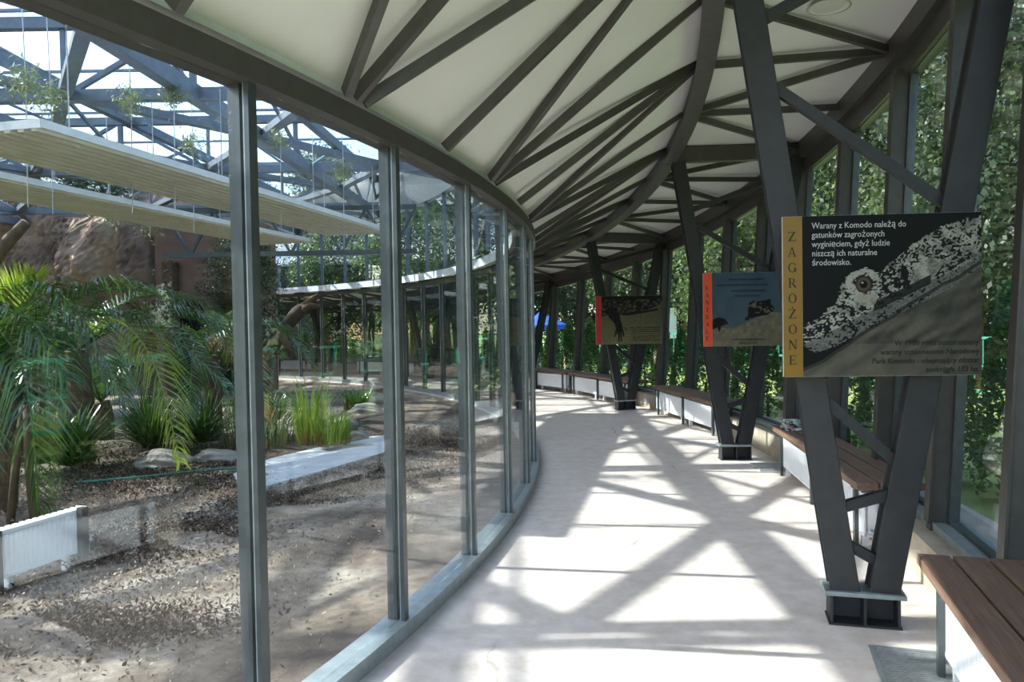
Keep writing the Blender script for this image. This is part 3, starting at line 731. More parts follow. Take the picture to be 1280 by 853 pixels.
# ------------------------------------------------------------------ small corridor fittings
def floor_grille(t, R, label):
    e = empty('floor_grille', pol(R, t), t*D); tag(e, label, 'floor grille')
    w, l = 0.40, 0.46
    mb = MB()
    for s_ in (-1, 1): mb.box((s_*(w/2 - 0.012), 0, 0.004), (0.024, l, 0.010)); mb.box((0, s_*(l/2 - 0.012), 0.004), (w - 0.048, 0.024, 0.010))
    mb.build('frame', M['wire'], e, local=True)
    sl = MB()
    for i in range(20): sl.box((0, -l/2 + 0.034 + i * (l - 0.068) / 19, 0.003), (w - 0.05, 0.012, 0.007))
    o = sl.build('slats', M['wire'], e, local=True); o['kind'] = 'stuff'
floor_grille(-3.15, 20.80, 'pale metal floor grille beside the second column')
floor_grille(-17.0, 20.68, 'pale metal floor grille in front of the near right corner bench')
e = empty('downlight', pol(20.62, -11.15, z_ring(5.5) + 0.165)); tag(e, 'round recessed white downlight in the outer ceiling', 'ceiling light')
n = 28; mb = MB(); vs = []
for i in range(n):
    a = 6.2832*i/n
    for rr_, zz in ((0.135, 0.0), (0.15, -0.012), (0.115, -0.016), (0.105, 0.0)): vs.append((rr_*math.cos(a), rr_*math.sin(a), zz))
fs = [(i*4+k, i*4+k+1, ((i+1) % n)*4+k+1, ((i+1) % n)*4+k) for i in range(n) for k in range(3)]
mb.add(vs, fs); mb.build('rim', M['back'], e, local=True, smooth=True)
mb = MB(); mb.add([(0.11*math.cos(6.2832*i/n), 0.11*math.sin(6.2832*i/n), -0.006) for i in range(n)] + [(0.11*math.cos(6.2832*i/n), 0.11*math.sin(6.2832*i/n), 0.004) for i in range(n)], [tuple(range(n))[::-1], tuple(range(n, 2*n))] + [(i, (i+1) % n, n+(i+1) % n, n+i) for i in range(n)])
mb.build('diffuser', M['lamp'], e, local=True)
e = empty('pipe_outlet', pol(20.98, 13.25, 0.13), 13.25*D); tag(e, 'small round white outlet in the plinth beside the third column', 'outlet')
MB().tube([(-0.035, 0, 0), (0.01, 0, 0)], 0.055, 16).build('cover', M['white'], e, local=True, smooth=False)
MB().tube([(-0.040, 0, 0), (-0.033, 0, 0)], 0.03, 14).build('plug', M['back'], e, local=True)

# ------------------------------------------------------------------ enclosure: long ribbed radiant panels under the roof
def radiant_panel(label, A, B, side, w, z):        # A-B: the edge that faces the corridor
    A = Vector((*A, z)); B = Vector((*B, z)); d = (B - A).normalized(); nrm = Vector((-d.y, d.x, 0)) * side
    L = (B - A).length; e = empty('radiant_panel', A, math.atan2(d.y, d.x)); tag(e, label, 'heating panel')
    MB().box((L/2, side*w/2, 0.03), (L, w, 0.02)).build('back_sheet', M['wire'], e, local=True)
    n = 9; pitch = w / n
    for i in range(n):
        y = side * (pitch * (i + 0.5))
        mb = MB(); hw = pitch * 0.38
        mb.add([(0, y-hw, 0.02), (0, y-hw*.5, -0.045), (0, y+hw*.5, -0.045), (0, y+hw, 0.02), (L, y-hw, 0.02), (L, y-hw*.5, -0.045), (L, y+hw*.5, -0.045), (L, y+hw, 0.02)], [(0, 1, 5, 4), (1, 2, 6, 5), (2, 3, 7, 6), (0, 3, 2, 1), (4, 5, 6, 7), (3, 0, 4, 7)])
        mb.build('rib', M['ribbed'], e, local=True)
    for y in (0.0, side * w): MB().box((L/2, y, 0.015), (L, 0.02, 0.075)).build('edge_strip', M['offwhite'], e, local=True)
    for x in (0.0, L): MB().box((x, side*w/2, 0.015), (0.02, w, 0.075)).build('end_strip', M['offwhite'], e, local=True)
    for q in (0.06, 0.36, 0.66, 0.95):
        for y in (0.12, 0.88): MB().tube([(L*q, side*w*y, 0.04), (L*q, side*w*y, ZB - z)], 0.006, 5).build('hanger', M['wire'], e, local=True)
    return e
radiant_panel('long beige ribbed ceiling panel with white edges, nearer and higher of the two', (-3.97, 6.5), (-2.25, 14.2), 1, 1.25, 3.40)
radiant_panel('long beige ribbed ceiling panel with white edges, hanging beyond the other', (-6.0, 7.4), (-4.1, 15.6), 1, 1.15, 3.40)

# ------------------------------------------------------------------ rock wall, terracotta building with arches
def rock_wall():
    nx, nz = 120, 60; P = []
    for j in range(nz + 1):
        for i in range(nx + 1):
            u = i / nx; w = j / nz; x = -16.8 + u * 8.1; z = -0.15 + w * 5.3
            b = 0.55*math.sin(u*9 + 1.2*math.sin(w*5)) + 0.30*math.sin(u*23 + w*7) + 0.18*math.sin(u*41 - w*13 + 2*math.sin(u*17)) + 0.08*math.sin(w*27 + u*19 + 2*math.sin(u*31)) + 0.06*math.sin(u*70 + w*31)
            boss = 1.7*math.exp(-(((u-.79)/.10)**2)**1.6 - (((w-.70)/.24)**2)**1.5) + 1.3*math.exp(-(((u-.945)/.055)**2)**1.6 - (((w-.60)/.27)**2)**1.5)
            y = 19.2 + 2.0*(0.5 - u) * 0 + 0.9*w - 0.55*b - boss + 0.05*random.uniform(-1, 1)
            P.append((x, y, z))
    f = [(j*(nx+1)+i, j*(nx+1)+i+1, (j+1)*(nx+1)+i+1, (j+1)*(nx+1)+i) for j in range(nz) for i in range(nx)]
    n0 = len(P); back = [(-16.8, 21.6, -0.15), (-8.7, 21.6, -0.15), (-8.7, 21.6, 5.15), (-16.8, 21.6, 5.15)]
    top = [(nz*(nx+1)+i) for i in range(nx+1)]
    f += [tuple(top[::-1] + [n0+3, n0+2][::1])[::-1]] + [(n0, n0+1, n0+2, n0+3)]
    f += [tuple([j*(nx+1) for j in range(nz+1)] + [n0+3, n0])] + [tuple([j*(nx+1)+nx for j in range(nz, -1, -1)] + [n0+1, n0+2])]
    mb = MB(); mb.add(P + back, f); o = mb.build('rock_wall', M['rock']); return tag(o, 'tall artificial terracotta rock face at the back of the enclosure', 'rock wall')
rock_wall()
def arch_front(x0, x1, y, zt, arches, depth):
    mb = MB(); cuts = [x0]
    for xc, w, hs in arches: cuts += [xc - w/2, xc + w/2]
    cuts.append(x1)
    for a, b in zip(cuts[0::2], cuts[1::2]): mb.box(((a+b)/2, y + depth/2, zt/2), (b - a, depth, zt))
    for xc, w, hs in arches:
        n = 14
        for i in range(n):
            a0 = math.pi - math.pi*i/n; a1 = math.pi - math.pi*(i+1)/n; r = w/2
            pa = (xc + r*math.cos(a0), hs + r*math.sin(a0)); pb = (xc + r*math.cos(a1), hs + r*math.sin(a1))
            mb.hexa([(pa[0], y, pa[1]), (pb[0], y, pb[1]), (pb[0], y, zt), (pa[0], y, zt), (pa[0], y+depth, pa[1]), (pb[0], y+depth, pb[1]), (pb[0], y+depth, zt), (pa[0], y+depth, zt)])
    return mb
ar = [(-7.95, 0.95, 1.90), (-6.85, 0.9, 1.85)]
e = empty('arched_building', (-7.5, 18.6, 0)); tag(e, 'smooth terracotta building with dark arched openings beside the rock face', 'building')
arch_front(-8.68, -6.15, 18.6, 4.15, ar, 0.35).build('wall', M['plaster'], e)
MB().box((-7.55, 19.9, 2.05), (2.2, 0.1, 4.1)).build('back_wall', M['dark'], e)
MB().box((-6.24, 19.45, 2.07), (0.18, 1.0, 4.14)).build('side_wall', M['plaster'], e)
MB().box((-7.42, 19.3, 4.2), (2.5, 1.3, 0.12)).build('roof_slab', M['plaster'], e)
MB().box((-8.22, 18.40, 1.65), (0.30, 0.4, 3.3)).build('pier', M['husk'], e, bevel=0.08)
for xc, w, hs in ar: MB().box((xc + 0.12, 19.0, 0.7), (0.4, 0.06, 1.4)).build('door_leaf', M['bark'], e)
# small cross girder carrying the roof edge in front of the building
gd = empty('lattice_girder', (-5, 17.2, 3.3)); tag(gd, 'grey lattice girder crossing in front of the terracotta building', 'girder')
for z in (3.30, 4.30): MB().bar((-7.8, 17.2, z), (-2.1, 17.2, z), 0.11, 0.11).build('chord', M['post'], gd)
for i in range(10):
    x = -7.8 + 0.57*i; a, b = (3.3, 4.3) if i % 2 else (4.3, 3.3); MB().bar((x, 17.2, a), (x + 0.57, 17.2, b), 0.06, 0.06).build('web', M['post'], gd)

# ------------------------------------------------------------------ palms
def curve_pts(P, n):
    P = [Vector(p) for p in P]; out = []
    m_ = len(P) - 1
    for i in range(n + 1):
        s = i / n * m_; k = min(int(s), m_ - 1); f = s - k
        p0, p1, p2, p3 = P[max(k-1, 0)], P[k], P[k+1], P[min(k+2, m_)]
        out.append(0.5*((2*p1) + (p2-p0)*f + (2*p0-5*p1+4*p2-p3)*f*f + (3*p1-p0-3*p2+p3)*f**3))
    return out
def frond(parent, P, leaf, m_, n=46, droop=0.75, wid=0.017, curl=0.5):
    pts = curve_pts(P, n); fr = MB().tube(pts[::3] + ([pts[-1]] if n % 3 else []), [0.016 * (1 - 0.85 * i / (len(pts[::3]))) + 0.002 for i in range(len(pts[::3]) + (1 if n % 3 else 0))], 5).build('frond', M['leaf_palm_y'] if m_ == 'leaf_palm_y' else M['leaf_palm'], parent)
    V = []; F = []
    for i in range(4, n + 1):
        d = (pts[min(i+1, n)] - pts[i-1]).normalized(); side = d.cross(Vector((0, 0, 1)))
        if side.length < 0.15: side = d.cross(Vector((1, 0, 0)))
        side.normalize(); upv = side.cross(d)
        s = i / n; L = leaf * (0.35 + 1.3 * math.sin(min(1, s*1.05) * math.pi) ** 0.7 * 0.65) * random.uniform(.85, 1.1)
        for sg in (-1, 1):
            for h_ in (0, .5):
                b = pts[i] - d * h_ * 0.02
                dirv = (side * sg * random.uniform(.75, .95) * (.55 if m_ == 'leaf_palm_y' and droop < .2 else 1) + d * (0.45 + 0.5 * s) + upv * random.uniform(.15, .5)).normalized()
                p1 = b + dirv * L * 0.5; p2 = b + dirv * L + Vector((0, 0, -droop * L * random.uniform(.5, 1.1)))
                wv = dirv.cross(upv).normalized() * wid * 0.5
                o = len(V); V += [b - wv*.5, b + wv*.5, p1 + wv, p1 - wv, p2]; F += [(o, o+1, o+2), (o, o+2, o+3), (o+3, o+2, o+4)]
                if h_ == 0 and n > 40: continue
    lf = bpy.data.objects.new('leaflets', np_mesh('leaflets', V, F, M[m_])); col.objects.link(lf); lf.parent = fr
    lf.matrix_parent_inverse = wmat(fr).inverted() ; lf['kind'] = 'stuff'
    return fr
def palm(label, base, crown, fronds, rad=0.16, leaf=0.36, trunk=True, name='date_palm'):
    e = empty(name, base); tag(e, label, 'palm')
    c = Vector(crown); b = Vector(base)
    if trunk:
        pts = curve_pts([b - Vector((0, 0, .05)), b.lerp(c, 0.5) + Vector((0.02, 0.03, 0)), c], 9)
        MB().tube(pts, [rad * (1.2 - .35*i/9 + .06*(i % 2)) for i in range(10)], 12).build('trunk', M['husk'], e)
    for fP, m_ in fronds: frond(e, [c] + [Vector(p) for p in fP], leaf, m_, droop=.1 if m_ == 'leaf_palm_y' and len(fP) == 2 else .5)
    return e
# near palm: crown low at the left edge of the frame, fronds arching over the ground
c1 = (-4.75, 7.0, 1.45)
palm('nearest date palm with arching glossy fronds at the left edge', (-4.85, 7.1, 0), c1, [
    ([(-4.60, 6.97, 1.72), (-4.30, 6.9, 2.12)], 'leaf_palm_y'), ([(-4.32, 6.9, 1.98), (-3.87, 6.75, 1.85), (-3.40, 6.65, 1.02)], 'leaf_palm'),
    ([(-4.3, 7.15, 1.85), (-3.75, 7.2, 2.04), (-3.12, 7.25, 1.92)], 'leaf_palm'), ([(-4.35, 6.4, 1.68), (-3.95, 6.15, 1.28), (-3.80, 6.05, 0.22)], 'leaf_palm'),
    ([(-4.6, 6.3, 1.62), (-4.3, 5.85, 1.15), (-4.15, 5.65, 0.30)], 'leaf_palm'), ([(-5.1, 6.4, 1.9), (-5.5, 5.8, 1.6), (-5.8, 5.4, .9)], 'leaf_palm'),
    ([(-4.2, 7.5, 1.80), (-3.5, 7.6, 1.62), (-2.85, 7.6, 1.05)], 'leaf_palm'), ([(-5.4, 7.4, 2.0), (-6.2, 7.6, 1.9), (-6.8, 7.7, 1.2)], 'leaf_palm'),
    ([(-5.0, 7.6, 2.0), (-5.2, 8.3, 2.0), (-5.3, 8.9, 1.5)], 'leaf_palm'), ([(-4.45, 6.6, 1.75), (-4.05, 6.4, 1.75), (-3.7, 6.3, 1.25)], 'leaf_palm')], 0.13, 0.46)
c2 = (-5.45, 9.5, 1.40)
palm('second date palm with a bright green drooping frond', (-5.5, 9.6, 0), c2, [
    ([(-4.85, 9.2, 1.78), (-4.22, 8.9, 1.30), (-3.86, 8.75, 0.12)], 'leaf_palm_y'), ([(-4.7, 9.5, 1.85), (-3.8, 9.5, 1.75), (-3.15, 9.4, 0.85)], 'leaf_palm'),
    ([(-4.7, 9.8, 1.8), (-3.7, 9.9, 1.6), (-3.15, 9.9, .65)], 'leaf_palm'), ([(-5.9, 9.8, 1.9), (-6.5, 9.9, 1.7), (-6.9, 10, .9)], 'leaf_palm'),
    ([(-5.1, 10.0, 2.0), (-4.6, 10.6, 2.1), (-4.1, 11.0, 1.8)], 'leaf_palm')], 0.15, 0.46)
for i, (x, y, w_) in enumerate(((-5.55, 8.9, 'left of'), (-4.75, 9.9, 'behind'), (-5.1, 10.6, 'well behind'), (-6.2, 9.2, 'far left of'), (-4.25, 10.3, 'right behind'), (-5.15, 8.75, 'to the left and in front of'))):
    e = empty('fan_palm', (x, y, 0)); tag(e, 'low green spiky palm ' + w_ + ' the smooth grey boulder', 'palm')
    V = []; F = []
    for _ in range(330):
        a = random.uniform(0, 6.283); r_ = random.uniform(.5, .95); el = random.uniform(.25, 1.35); b = Vector((random.uniform(-.08, .08), random.uniform(-.08, .08), .1))
        t_ = b + Vector((math.cos(a)*math.cos(el), math.sin(a)*math.cos(el), math.sin(el))) * r_ - Vector((0, 0, .12*r_)); wv = Vector((-math.sin(a), math.cos(a), 0)) * .014; m_ = b.lerp(t_, .55) + Vector((0, 0, .05))
        o = len(V); V += [b - wv*.5, b + wv*.5, m_ + wv, m_ - wv, t_]; F += [(o, o+1, o+2), (o, o+2, o+3), (o+3, o+2, o+4)]
    o = link_mesh('leaflets', np_mesh('leaflets', V, F, M['leaf_palm']), e); o['kind'] = 'stuff'
c3 = (-4.35, 10.9, 1.25)
palm('third date palm with dry brown tips, near the middle of the bed', (-4.4, 11.0, 0), c3, [
    ([(-4.0, 10.6, 1.5), (-3.55, 10.3, 1.1), (-3.35, 10.2, .45)], 'leaf_dry'), ([(-3.9, 10.9, 1.65), (-3.3, 10.9, 1.6), (-2.85, 10.9, 1.05)], 'leaf_palm'),
    ([(-4.0, 11.2, 1.7), (-3.4, 11.5, 1.6), (-3.0, 11.7, 1.0)], 'leaf_palm'), ([(-4.3, 10.4, 1.6), (-4.2, 9.95, 1.2), (-4.15, 9.75, .5)], 'leaf_palm'),
    ([(-4.8, 10.8, 1.7), (-5.4, 10.7, 1.4), (-5.7, 10.6, .7)], 'leaf_palm'), ([(-4.4, 11.5, 1.8), (-4.5, 12.0, 1.7), (-4.6, 12.4, 1.1)], 'leaf_palm')], 0.13, 0.36)
c4 = (-6.3, 11.6, 0.55)
palm('low bushy palm behind the date palms', (-6.3, 11.6, 0), c4, [([(-6.3 + .5*math.cos(a), 11.6 + .5*math.sin(a), 1.05), (-6.3 + 1.0*math.cos(a), 11.6 + 1.0*math.sin(a), 1.15), (-6.3 + 1.35*math.cos(a), 11.6 + 1.35*math.sin(a), .6)], 'leaf_palm') for a in [i*0.785 + .2 for i in range(8)]], 0.14, 0.34, True, 'low_palm')
for i, (x, y, q) in enumerate(((-4.42, 6.62, .12), (-4.2, 6.6, -.06))):
    tag(MB().tube([(x, y, -0.03), (x + q*.5, y, .45), (x + q, y + .05, 1.0)], .035, 8).build('cane', M['deadwood'], smooth=True), ['pale bare stem leaning right below the near palm', 'pale bare stem standing upright below the near palm'][i], 'stem')

# ------------------------------------------------------------------ grasses, shrubs, log, rocks, hose
def blades(n, R, h, spread, w=0.016, bend=0.5):
    V = []; F = []
    for _ in range(n):
        a = random.uniform(0, 6.283); r = R * math.sqrt(random.random()); x, y = r*math.cos(a), r*math.sin(a)
        hh = h * random.uniform(.3, 1.0); a2 = a + random.uniform(-.8, .8); l = spread * random.random() * hh
        dx, dy = math.cos(a2), math.sin(a2); wv = Vector((-dy, dx, 0)) * w * .5
        b = Vector((x, y, -0.03)); m1 = Vector((x + dx*l*.35, y + dy*l*.35, hh*.62)); tip = Vector((x + dx*l, y + dy*l, hh * (1 - bend*random.random()*.5)))
        o = len(V); V += [b - wv, b + wv, m1 + wv*.8, m1 - wv*.8, tip]; F += [(o, o+1, o+2), (o, o+2, o+3), (o+3, o+2, o+4)]
    return V, F
def tuft(label, x, y, n, R, h, spread, m_, name='grass_tuft', w=0.016):
    e = empty(name, (x, y, 0)); tag(e, label, 'grass')
    V, F = blades(n, R, h, spread, w); o = link_mesh('blades', np_mesh('blades', V, F, M[m_]), e); o['kind'] = 'stuff'
    V, F = blades(n // 3, R * 1.25, h * .35, 1.3, w); o = link_mesh('dry_blades', np_mesh('dry_blades', V, F, M['leaf_dry']), e); o['kind'] = 'stuff'
    return e
tuft('tall bright green grass tuft beside the pale path', -2.80, 10.45, 130, 0.17, 1.18, 0.50, 'leaf_grass', w=0.026)
tuft('shorter yellow-green grass tuft right of the tall bright one', -2.52, 10.5, 170, 0.24, 0.62, 0.9, 'leaf_grass', w=0.022)
tuft('low dark green grass tuft beside the flat grey rock', -3.06, 14.9, 260, 0.22, 0.55, 0.8, 'leaf_palm', w=0.02)
tuft('scrubby grey-green grass left of the tall bright tuft', -3.55, 10.5, 420, 0.5, 0.65, 0.8, 'leaf_moss')
tuft('straggling dark grass under the leaning log', -4.6, 13.6, 300, 0.5, 0.7, 0.7, 'leaf_palm')
def rock(label, x, y, sx, sy, sz, seed, rz=0.0, z=0.0):
    import bmesh
    bm = bmesh.new(); bmesh.ops.create_icosphere(bm, subdivisions=4, radius=1.0); q = random.Random(seed)
    ph = [q.uniform(0, 6) for _ in range(6)]
    for v_ in bm.verts:
        c = v_.co; k = 1 + .16*math.sin(3*c.x + ph[0]) * math.cos(2.6*c.y + ph[1]) + .09*math.sin(6*c.z + 4*c.x + ph[2]) + .04*math.sin(13*c.y + 9*c.z + ph[3])
        v_.co = Vector((c.x*k*sx, c.y*k*sy, max(c.z*k*sz, -0.25*sz)))
    me = bpy.data.meshes.new('rock'); bm.to_mesh(me); bm.free(); me.materials.append(M['stone'])
    o = link_mesh('rock', me, None, (x, y, z), (0, 0, rz)); return tag(o, label, 'rock')
rock('flat pale grey rock beside the low dark grass tuft', -2.72, 14.1, .34, .26, .20, 1)
rock('rounded stone just right of the tall bright grass', -2.30, 10.85, .22, .18, .14, 2)
rock('small dark stone behind the tall bright grass', -2.75, 12.2, .22, .2, .2, 3)
rock('smooth grey boulder below the drooping palm frond', -4.25, 9.15, .36, .28, .17, 4)
rock('low brown boulder right of the smooth grey boulder', -3.70, 9.5, .34, .22, .13, 5)
e = empty('leaning_log', (-5.35, 16.9, 0)); tag(e, 'dead tree trunk leaning up to the right with a pale split end', 'log')
lp = curve_pts([(-5.75, 16.9, -.05), (-5.45, 16.8, .9), (-4.95, 16.7, 1.65), (-4.50, 16.6, 2.12)], 14)
MB().tube(lp, [.30, .27, .24, .21, .18, .16, .15, .14, .13, .13, .14, .15, .15, .12, .07], 10).build('trunk', M['logwood'], e, smooth=True)
for pts in ([(-4.66, 16.62, 1.98), (-4.40, 16.55, 2.10), (-4.16, 16.5, 2.08)], [(-4.62, 16.6, 2.0), (-4.38, 16.6, 2.22), (-4.20, 16.6, 2.32)], [(-5.1, 16.7, 1.6), (-4.9, 16.6, 1.2), (-4.75, 16.5, .95)]):
    MB().tube(pts, [.10, .08, .05], 8).build('branch_stub', M['deadwood'], e, smooth=True)
e = empty('bare_tree', (-12.2, 17.6, 0)); tag(e, 'dark bare tree with forked branches against the rock face', 'tree')
MB().tube(curve_pts([(-12.0, 17.4, -.1), (-12.1, 17.3, 2.0), (-11.7, 17.2, 3.2), (-10.9, 17.2, 4.1)], 12), [.26 - .012*i for i in range(13)], 9).build('trunk', M['bark'], e, smooth=True)
for pts in ([(-12.05, 17.3, 2.2), (-12.7, 17.2, 3.1), (-13.2, 17.1, 3.7)], [(-11.8, 17.2, 3.0), (-12.0, 17.1, 3.8), (-11.9, 17.1, 4.4)], [(-11.9, 17.3, 2.6), (-11.2, 17.2, 2.9), (-10.9, 17.1, 3.3)]):
    MB().tube(pts, [.11, .08, .04], 7).build('branch', M['bark'], e, smooth=True)
tag(MB().tube(curve_pts([(-4.7, 8.1, .02), (-4.2, 8.25, .03), (-3.7, 8.6, .02), (-3.1, 8.75, .03), (-2.7, 8.3, .02)], 24), .014, 6).build('garden_hose', M['hose'], smooth=True), 'thin green garden hose lying across the leaf litter', 'hose')
# pale path strip
pp_ = [(-2.66, 7.45), (-2.15, 8.5), (-1.69, 9.56), (-1.50, 10.3), (-1.75, 11.2), (-2.2, 11.0), (-2.55, 10.25), (-3.0, 9.35), (-3.12, 8.4)]
np_ = len(pp_); pb_ = MB(); pb_.add([(x, y, -.03) for x, y in pp_] + [(x, y, .03) for x, y in pp_], [tuple(range(np_))[::-1], tuple(range(np_, 2*np_))] + [(i, (i+1) % np_, np_+(i+1) % np_, np_+i) for i in range(np_)])
pb_.build('path', M['path'])['kind'] = 'structure'
# radiator standing in the enclosure
er = radiator(0.74, 0.32, 'white ribbed radiator on dark posts standing on the enclosure ground'); er.location = (-3.235, 5.15, 0.05); er.rotation_euler = (0, 0, math.atan2(0.64, 0.20))
for s_ in (-0.36, 0.30): MB().box((s_, -0.045, 0.10), (0.055, 0.05, 0.46)).build('support_post', M['steel'], er, local=True)
# fallen leaves
n = 42000; P = np.zeros((n, 3)); cen = [(-2.3, 6.6, 1.1), (-3.0, 7.4, 1.4), (-4.2, 8.0, 1.5), (-1.9, 8.0, .7), (-1.0, 9.3, .7), (-1.3, 11.2, .9), (-5.4, 9.0, 1.6), (-2.5, 4.6, 1.0), (-.9, 10.5, .6)]
ci = rng.integers(0, len(cen), n)
for k, (x, y, s_) in enumerate(cen):
    q = ci == k; P[q, 0] = x + rng.normal(size=q.sum()) * s_ * .6; P[q, 1] = y + rng.normal(size=q.sum()) * s_ * .6
P[:, 2] = rng.uniform(-.01, .025, n); P = P[np.hypot(P[:, 0]-CX, P[:, 1]-CY) < 17.8]
V, F = leaf_cards(P, 0.030, .42, 0, 0.7)
o = bpy.data.objects.new('leaf_litter', np_mesh('leaf_litter', V, F, M['litter'])); col.objects.link(o); tag(o, 'brown fallen leaves scattered over the sandy enclosure ground', 'leaves', kind='stuff')
n = 34000; P = np.zeros((n, 3)); cen = [(-2.55, 6.2, .7, .4), (-3.0, 5.7, .5, .35), (-3.6, 8.1, 1.1, .5), (-4.3, 8.9, 1.0, .5), (-2.2, 7.1, .5, .4), (-2.3, 4.2, .6, .25), (-3.0, 4.0, .6, .3), (-1.5, 8.4, .5, .4), (-1.2, 10.2, .4, .6), (-4.8, 10.4, 1.2, .8)]
ci = rng.integers(0, len(cen), n)
for k, (x, y, sx_, sy_) in enumerate(cen):
    q = ci == k; P[q, 0] = x + rng.normal(size=q.sum()) * sx_ * .6; P[q, 1] = y + rng.normal(size=q.sum()) * sy_ * .6
P[:, 2] = rng.uniform(-.01, .03, n); P = P[(np.hypot(P[:, 0]-CX, P[:, 1]-CY) < 17.8) & (np.sin(P[:, 0]*5 + 2*np.sin(P[:, 1]*3)) + np.sin(P[:, 1]*7 + P[:, 0]*2) > -.9)]
V, F = leaf_cards(P, 0.040, .4, 0, 0.7)
o = bpy.data.objects.new('bark_mulch', np_mesh('bark_mulch', V, F, M['mulch'])); col.objects.link(o); tag(o, 'dark brown bark mulch in patches on the enclosure ground', 'mulch', kind='stuff')
# hanging plants on wires
hp = [(-5.05, 8.0, 4.25, .30), (-4.4, 8.9, 4.3, .28), (-5.9, 7.9, 4.55, .34), (-3.9, 8.9, 4.35, .24), (-5.3, 8.85, 4.3, .30), (-3.3, 11.0, 4.35, .24), (-4.6, 11.1, 4.35, .26), (-2.75, 12.6, 4.2, .28), (-2.3, 14.6, 3.9, .34), (-6.6, 11.1, 4.3, .34), (-7.6, 14.5, 3.9, .5), (-6.9, 14.6, 3.7, .4)]
for x, y, z, s_ in hp:
    e = empty('hanging_plant', (x, y, z)); tag(e, 'wispy grey-green air plant hanging from a roof wire', 'plant', 'air plants hanging under the roof')
    n = int(380 * s_ / .3); P = rng.normal(size=(n, 3)) * (s_*.30, s_*.30, s_*.34); V, F = leaf_cards(P, .075, .2)
    o = link_mesh('foliage', np_mesh('foliage', V, F, M['leaf_moss']), e); o['kind'] = 'stuff'
    MB().tube([(0, 0, -1.3 if s_ < .32 else -.3), (0.02, 0, 0), (0, 0, 5.3 - z)], .006, 5).build('wire', M['wire'], e, local=True)

# ------------------------------------------------------------------ trees, conifers, fence, house outside
def crown_mesh(name, m_, n, R, H, z0, leaf, clumps=42, dens=0.22):
    C_ = []
    for i in range(clumps):
        a = random.uniform(0, 6.283); u = random.random(); zz = z0 + (H - z0) * u
        rr_ = R * (math.sin(math.pi * min(1, .12 + .86*u)) ** .6) * random.uniform(.35, 1)
        C_.append((rr_*math.cos(a), rr_*math.sin(a), zz))
    C_ = np.array(C_); k = rng.integers(0, clumps, n); d = rng.normal(size=(n, 3)); d /= np.linalg.norm(d, axis=1)[:, None]
    P = C_[k] + d * (R * dens * 2.0 * rng.random(n)[:, None] ** .45) * (1, 1, .75)
    V, F = leaf_cards(P, leaf, .62); return np_mesh(name, V, F, M[m_])
def trunk_mesh(h, r):
    return MB().tube([(0, 0, -.2), (.05, .02, h*.4), (-.04, .05, h*.75), (.02, 0, h)], [r, r*.8, r*.6, r*.3], 8).mesh('trunk', M['bark'], True)
CR = [(crown_mesh('foliage', 'leaf_tree', 22000, 3.0, 10.5, 2.2, .15, 70), trunk_mesh(8, .22)), (crown_mesh('foliage', 'leaf_dark', 22000, 2.8, 9.5, 2.0, .14, 64), trunk_mesh(7, .2)),
      (crown_mesh('foliage', 'leaf_tree', 16000, 2.4, 7.5, 1.8, .14, 50), trunk_mesh(5.5, .16)), (crown_mesh('foliage', 'leaf_dark', 9000, 2.0, 4.2, .1, .16, 36), trunk_mesh(3, .12))]
def tree(R, t, k, sc, label, group):
    e = empty('leafy_tree' if k < 3 else 'leafy_shrub', pol(R, t, -.1), random.uniform(0, 6.28)); e.scale = (sc, sc, sc); tag(e, label, 'tree' if k < 3 else 'shrub', group)
    o = link_mesh('foliage', CR[k][0], e); o['kind'] = 'stuff'; link_mesh('trunk', CR[k][1], e)
for i, t in enumerate(np.arange(-34, 58, 4.6)):
    tree(random.uniform(29, 33), t + random.uniform(-1, 1), i % 3, random.uniform(.85, 1.15), 'tall leafy tree standing beyond the teal fence', 'trees beyond the teal fence')
for i, t in enumerate(np.arange(-32, 62, 6.5)):
    tree(random.uniform(37, 43), t + random.uniform(-1, 1), (i + 1) % 3, random.uniform(1.1, 1.5), 'large tree in the farther row outside', 'farther trees outside')
for i, t in enumerate(np.arange(-30, 60, 5.3)):
    tree(random.uniform(34, 36), t + random.uniform(-1, 1), 3, random.uniform(.7, 1.0), 'dark bushy shrub between the two rows of trees', 'shrubs among the trees outside')
for i, t in enumerate(np.arange(58, 122, 3.4)):
    tree(26.0 + (i % 3) * 3.6 + random.uniform(-.6, .6), t, (i % 2) if i % 3 else 2, random.uniform(.8, 1.1), 'dark tree behind the far side of the building', 'trees behind the far side')
for i, t in enumerate(np.arange(124, 262, 5.5)):  # unseen belt, added to keep the bright horizon out of the glass reflections
    tree(27.5 + (i % 2) * 4 + random.uniform(-.6, .6), t, (i % 2) if i % 3 else 2, random.uniform(1.0, 1.25), 'unseen tree added on the left side to block the bright horizon', 'unseen tree belt added to block the horizon')
    tree(25.2 + random.uniform(-.3, .3), t + 2.7, 3, 1.25, 'unseen bushy shrub added on the left side to block the low horizon', 'unseen shrub belt added to block the horizon')
for i, (x, y, s_) in enumerate(((-43.5, 10.5, 2.35), (-44.5, 16.0, 2.5), (-43.0, 21.5, 2.3), (-46.0, 26.0, 2.5), (-47, 5.5, 2.4))):  # unseen tall trees, added to cast dappled shade over the enclosure
    e = empty('leafy_tree', (x, y, -.1), 1.3*i); e.scale = (s_, s_, s_); tag(e, 'very tall unseen tree added beyond the left end to shade the enclosure', 'tree', 'tall unseen trees added for shade')
    o = link_mesh('foliage', CR[i % 2][0], e); o['kind'] = 'stuff'; link_mesh('trunk', CR[i % 2][1], e)
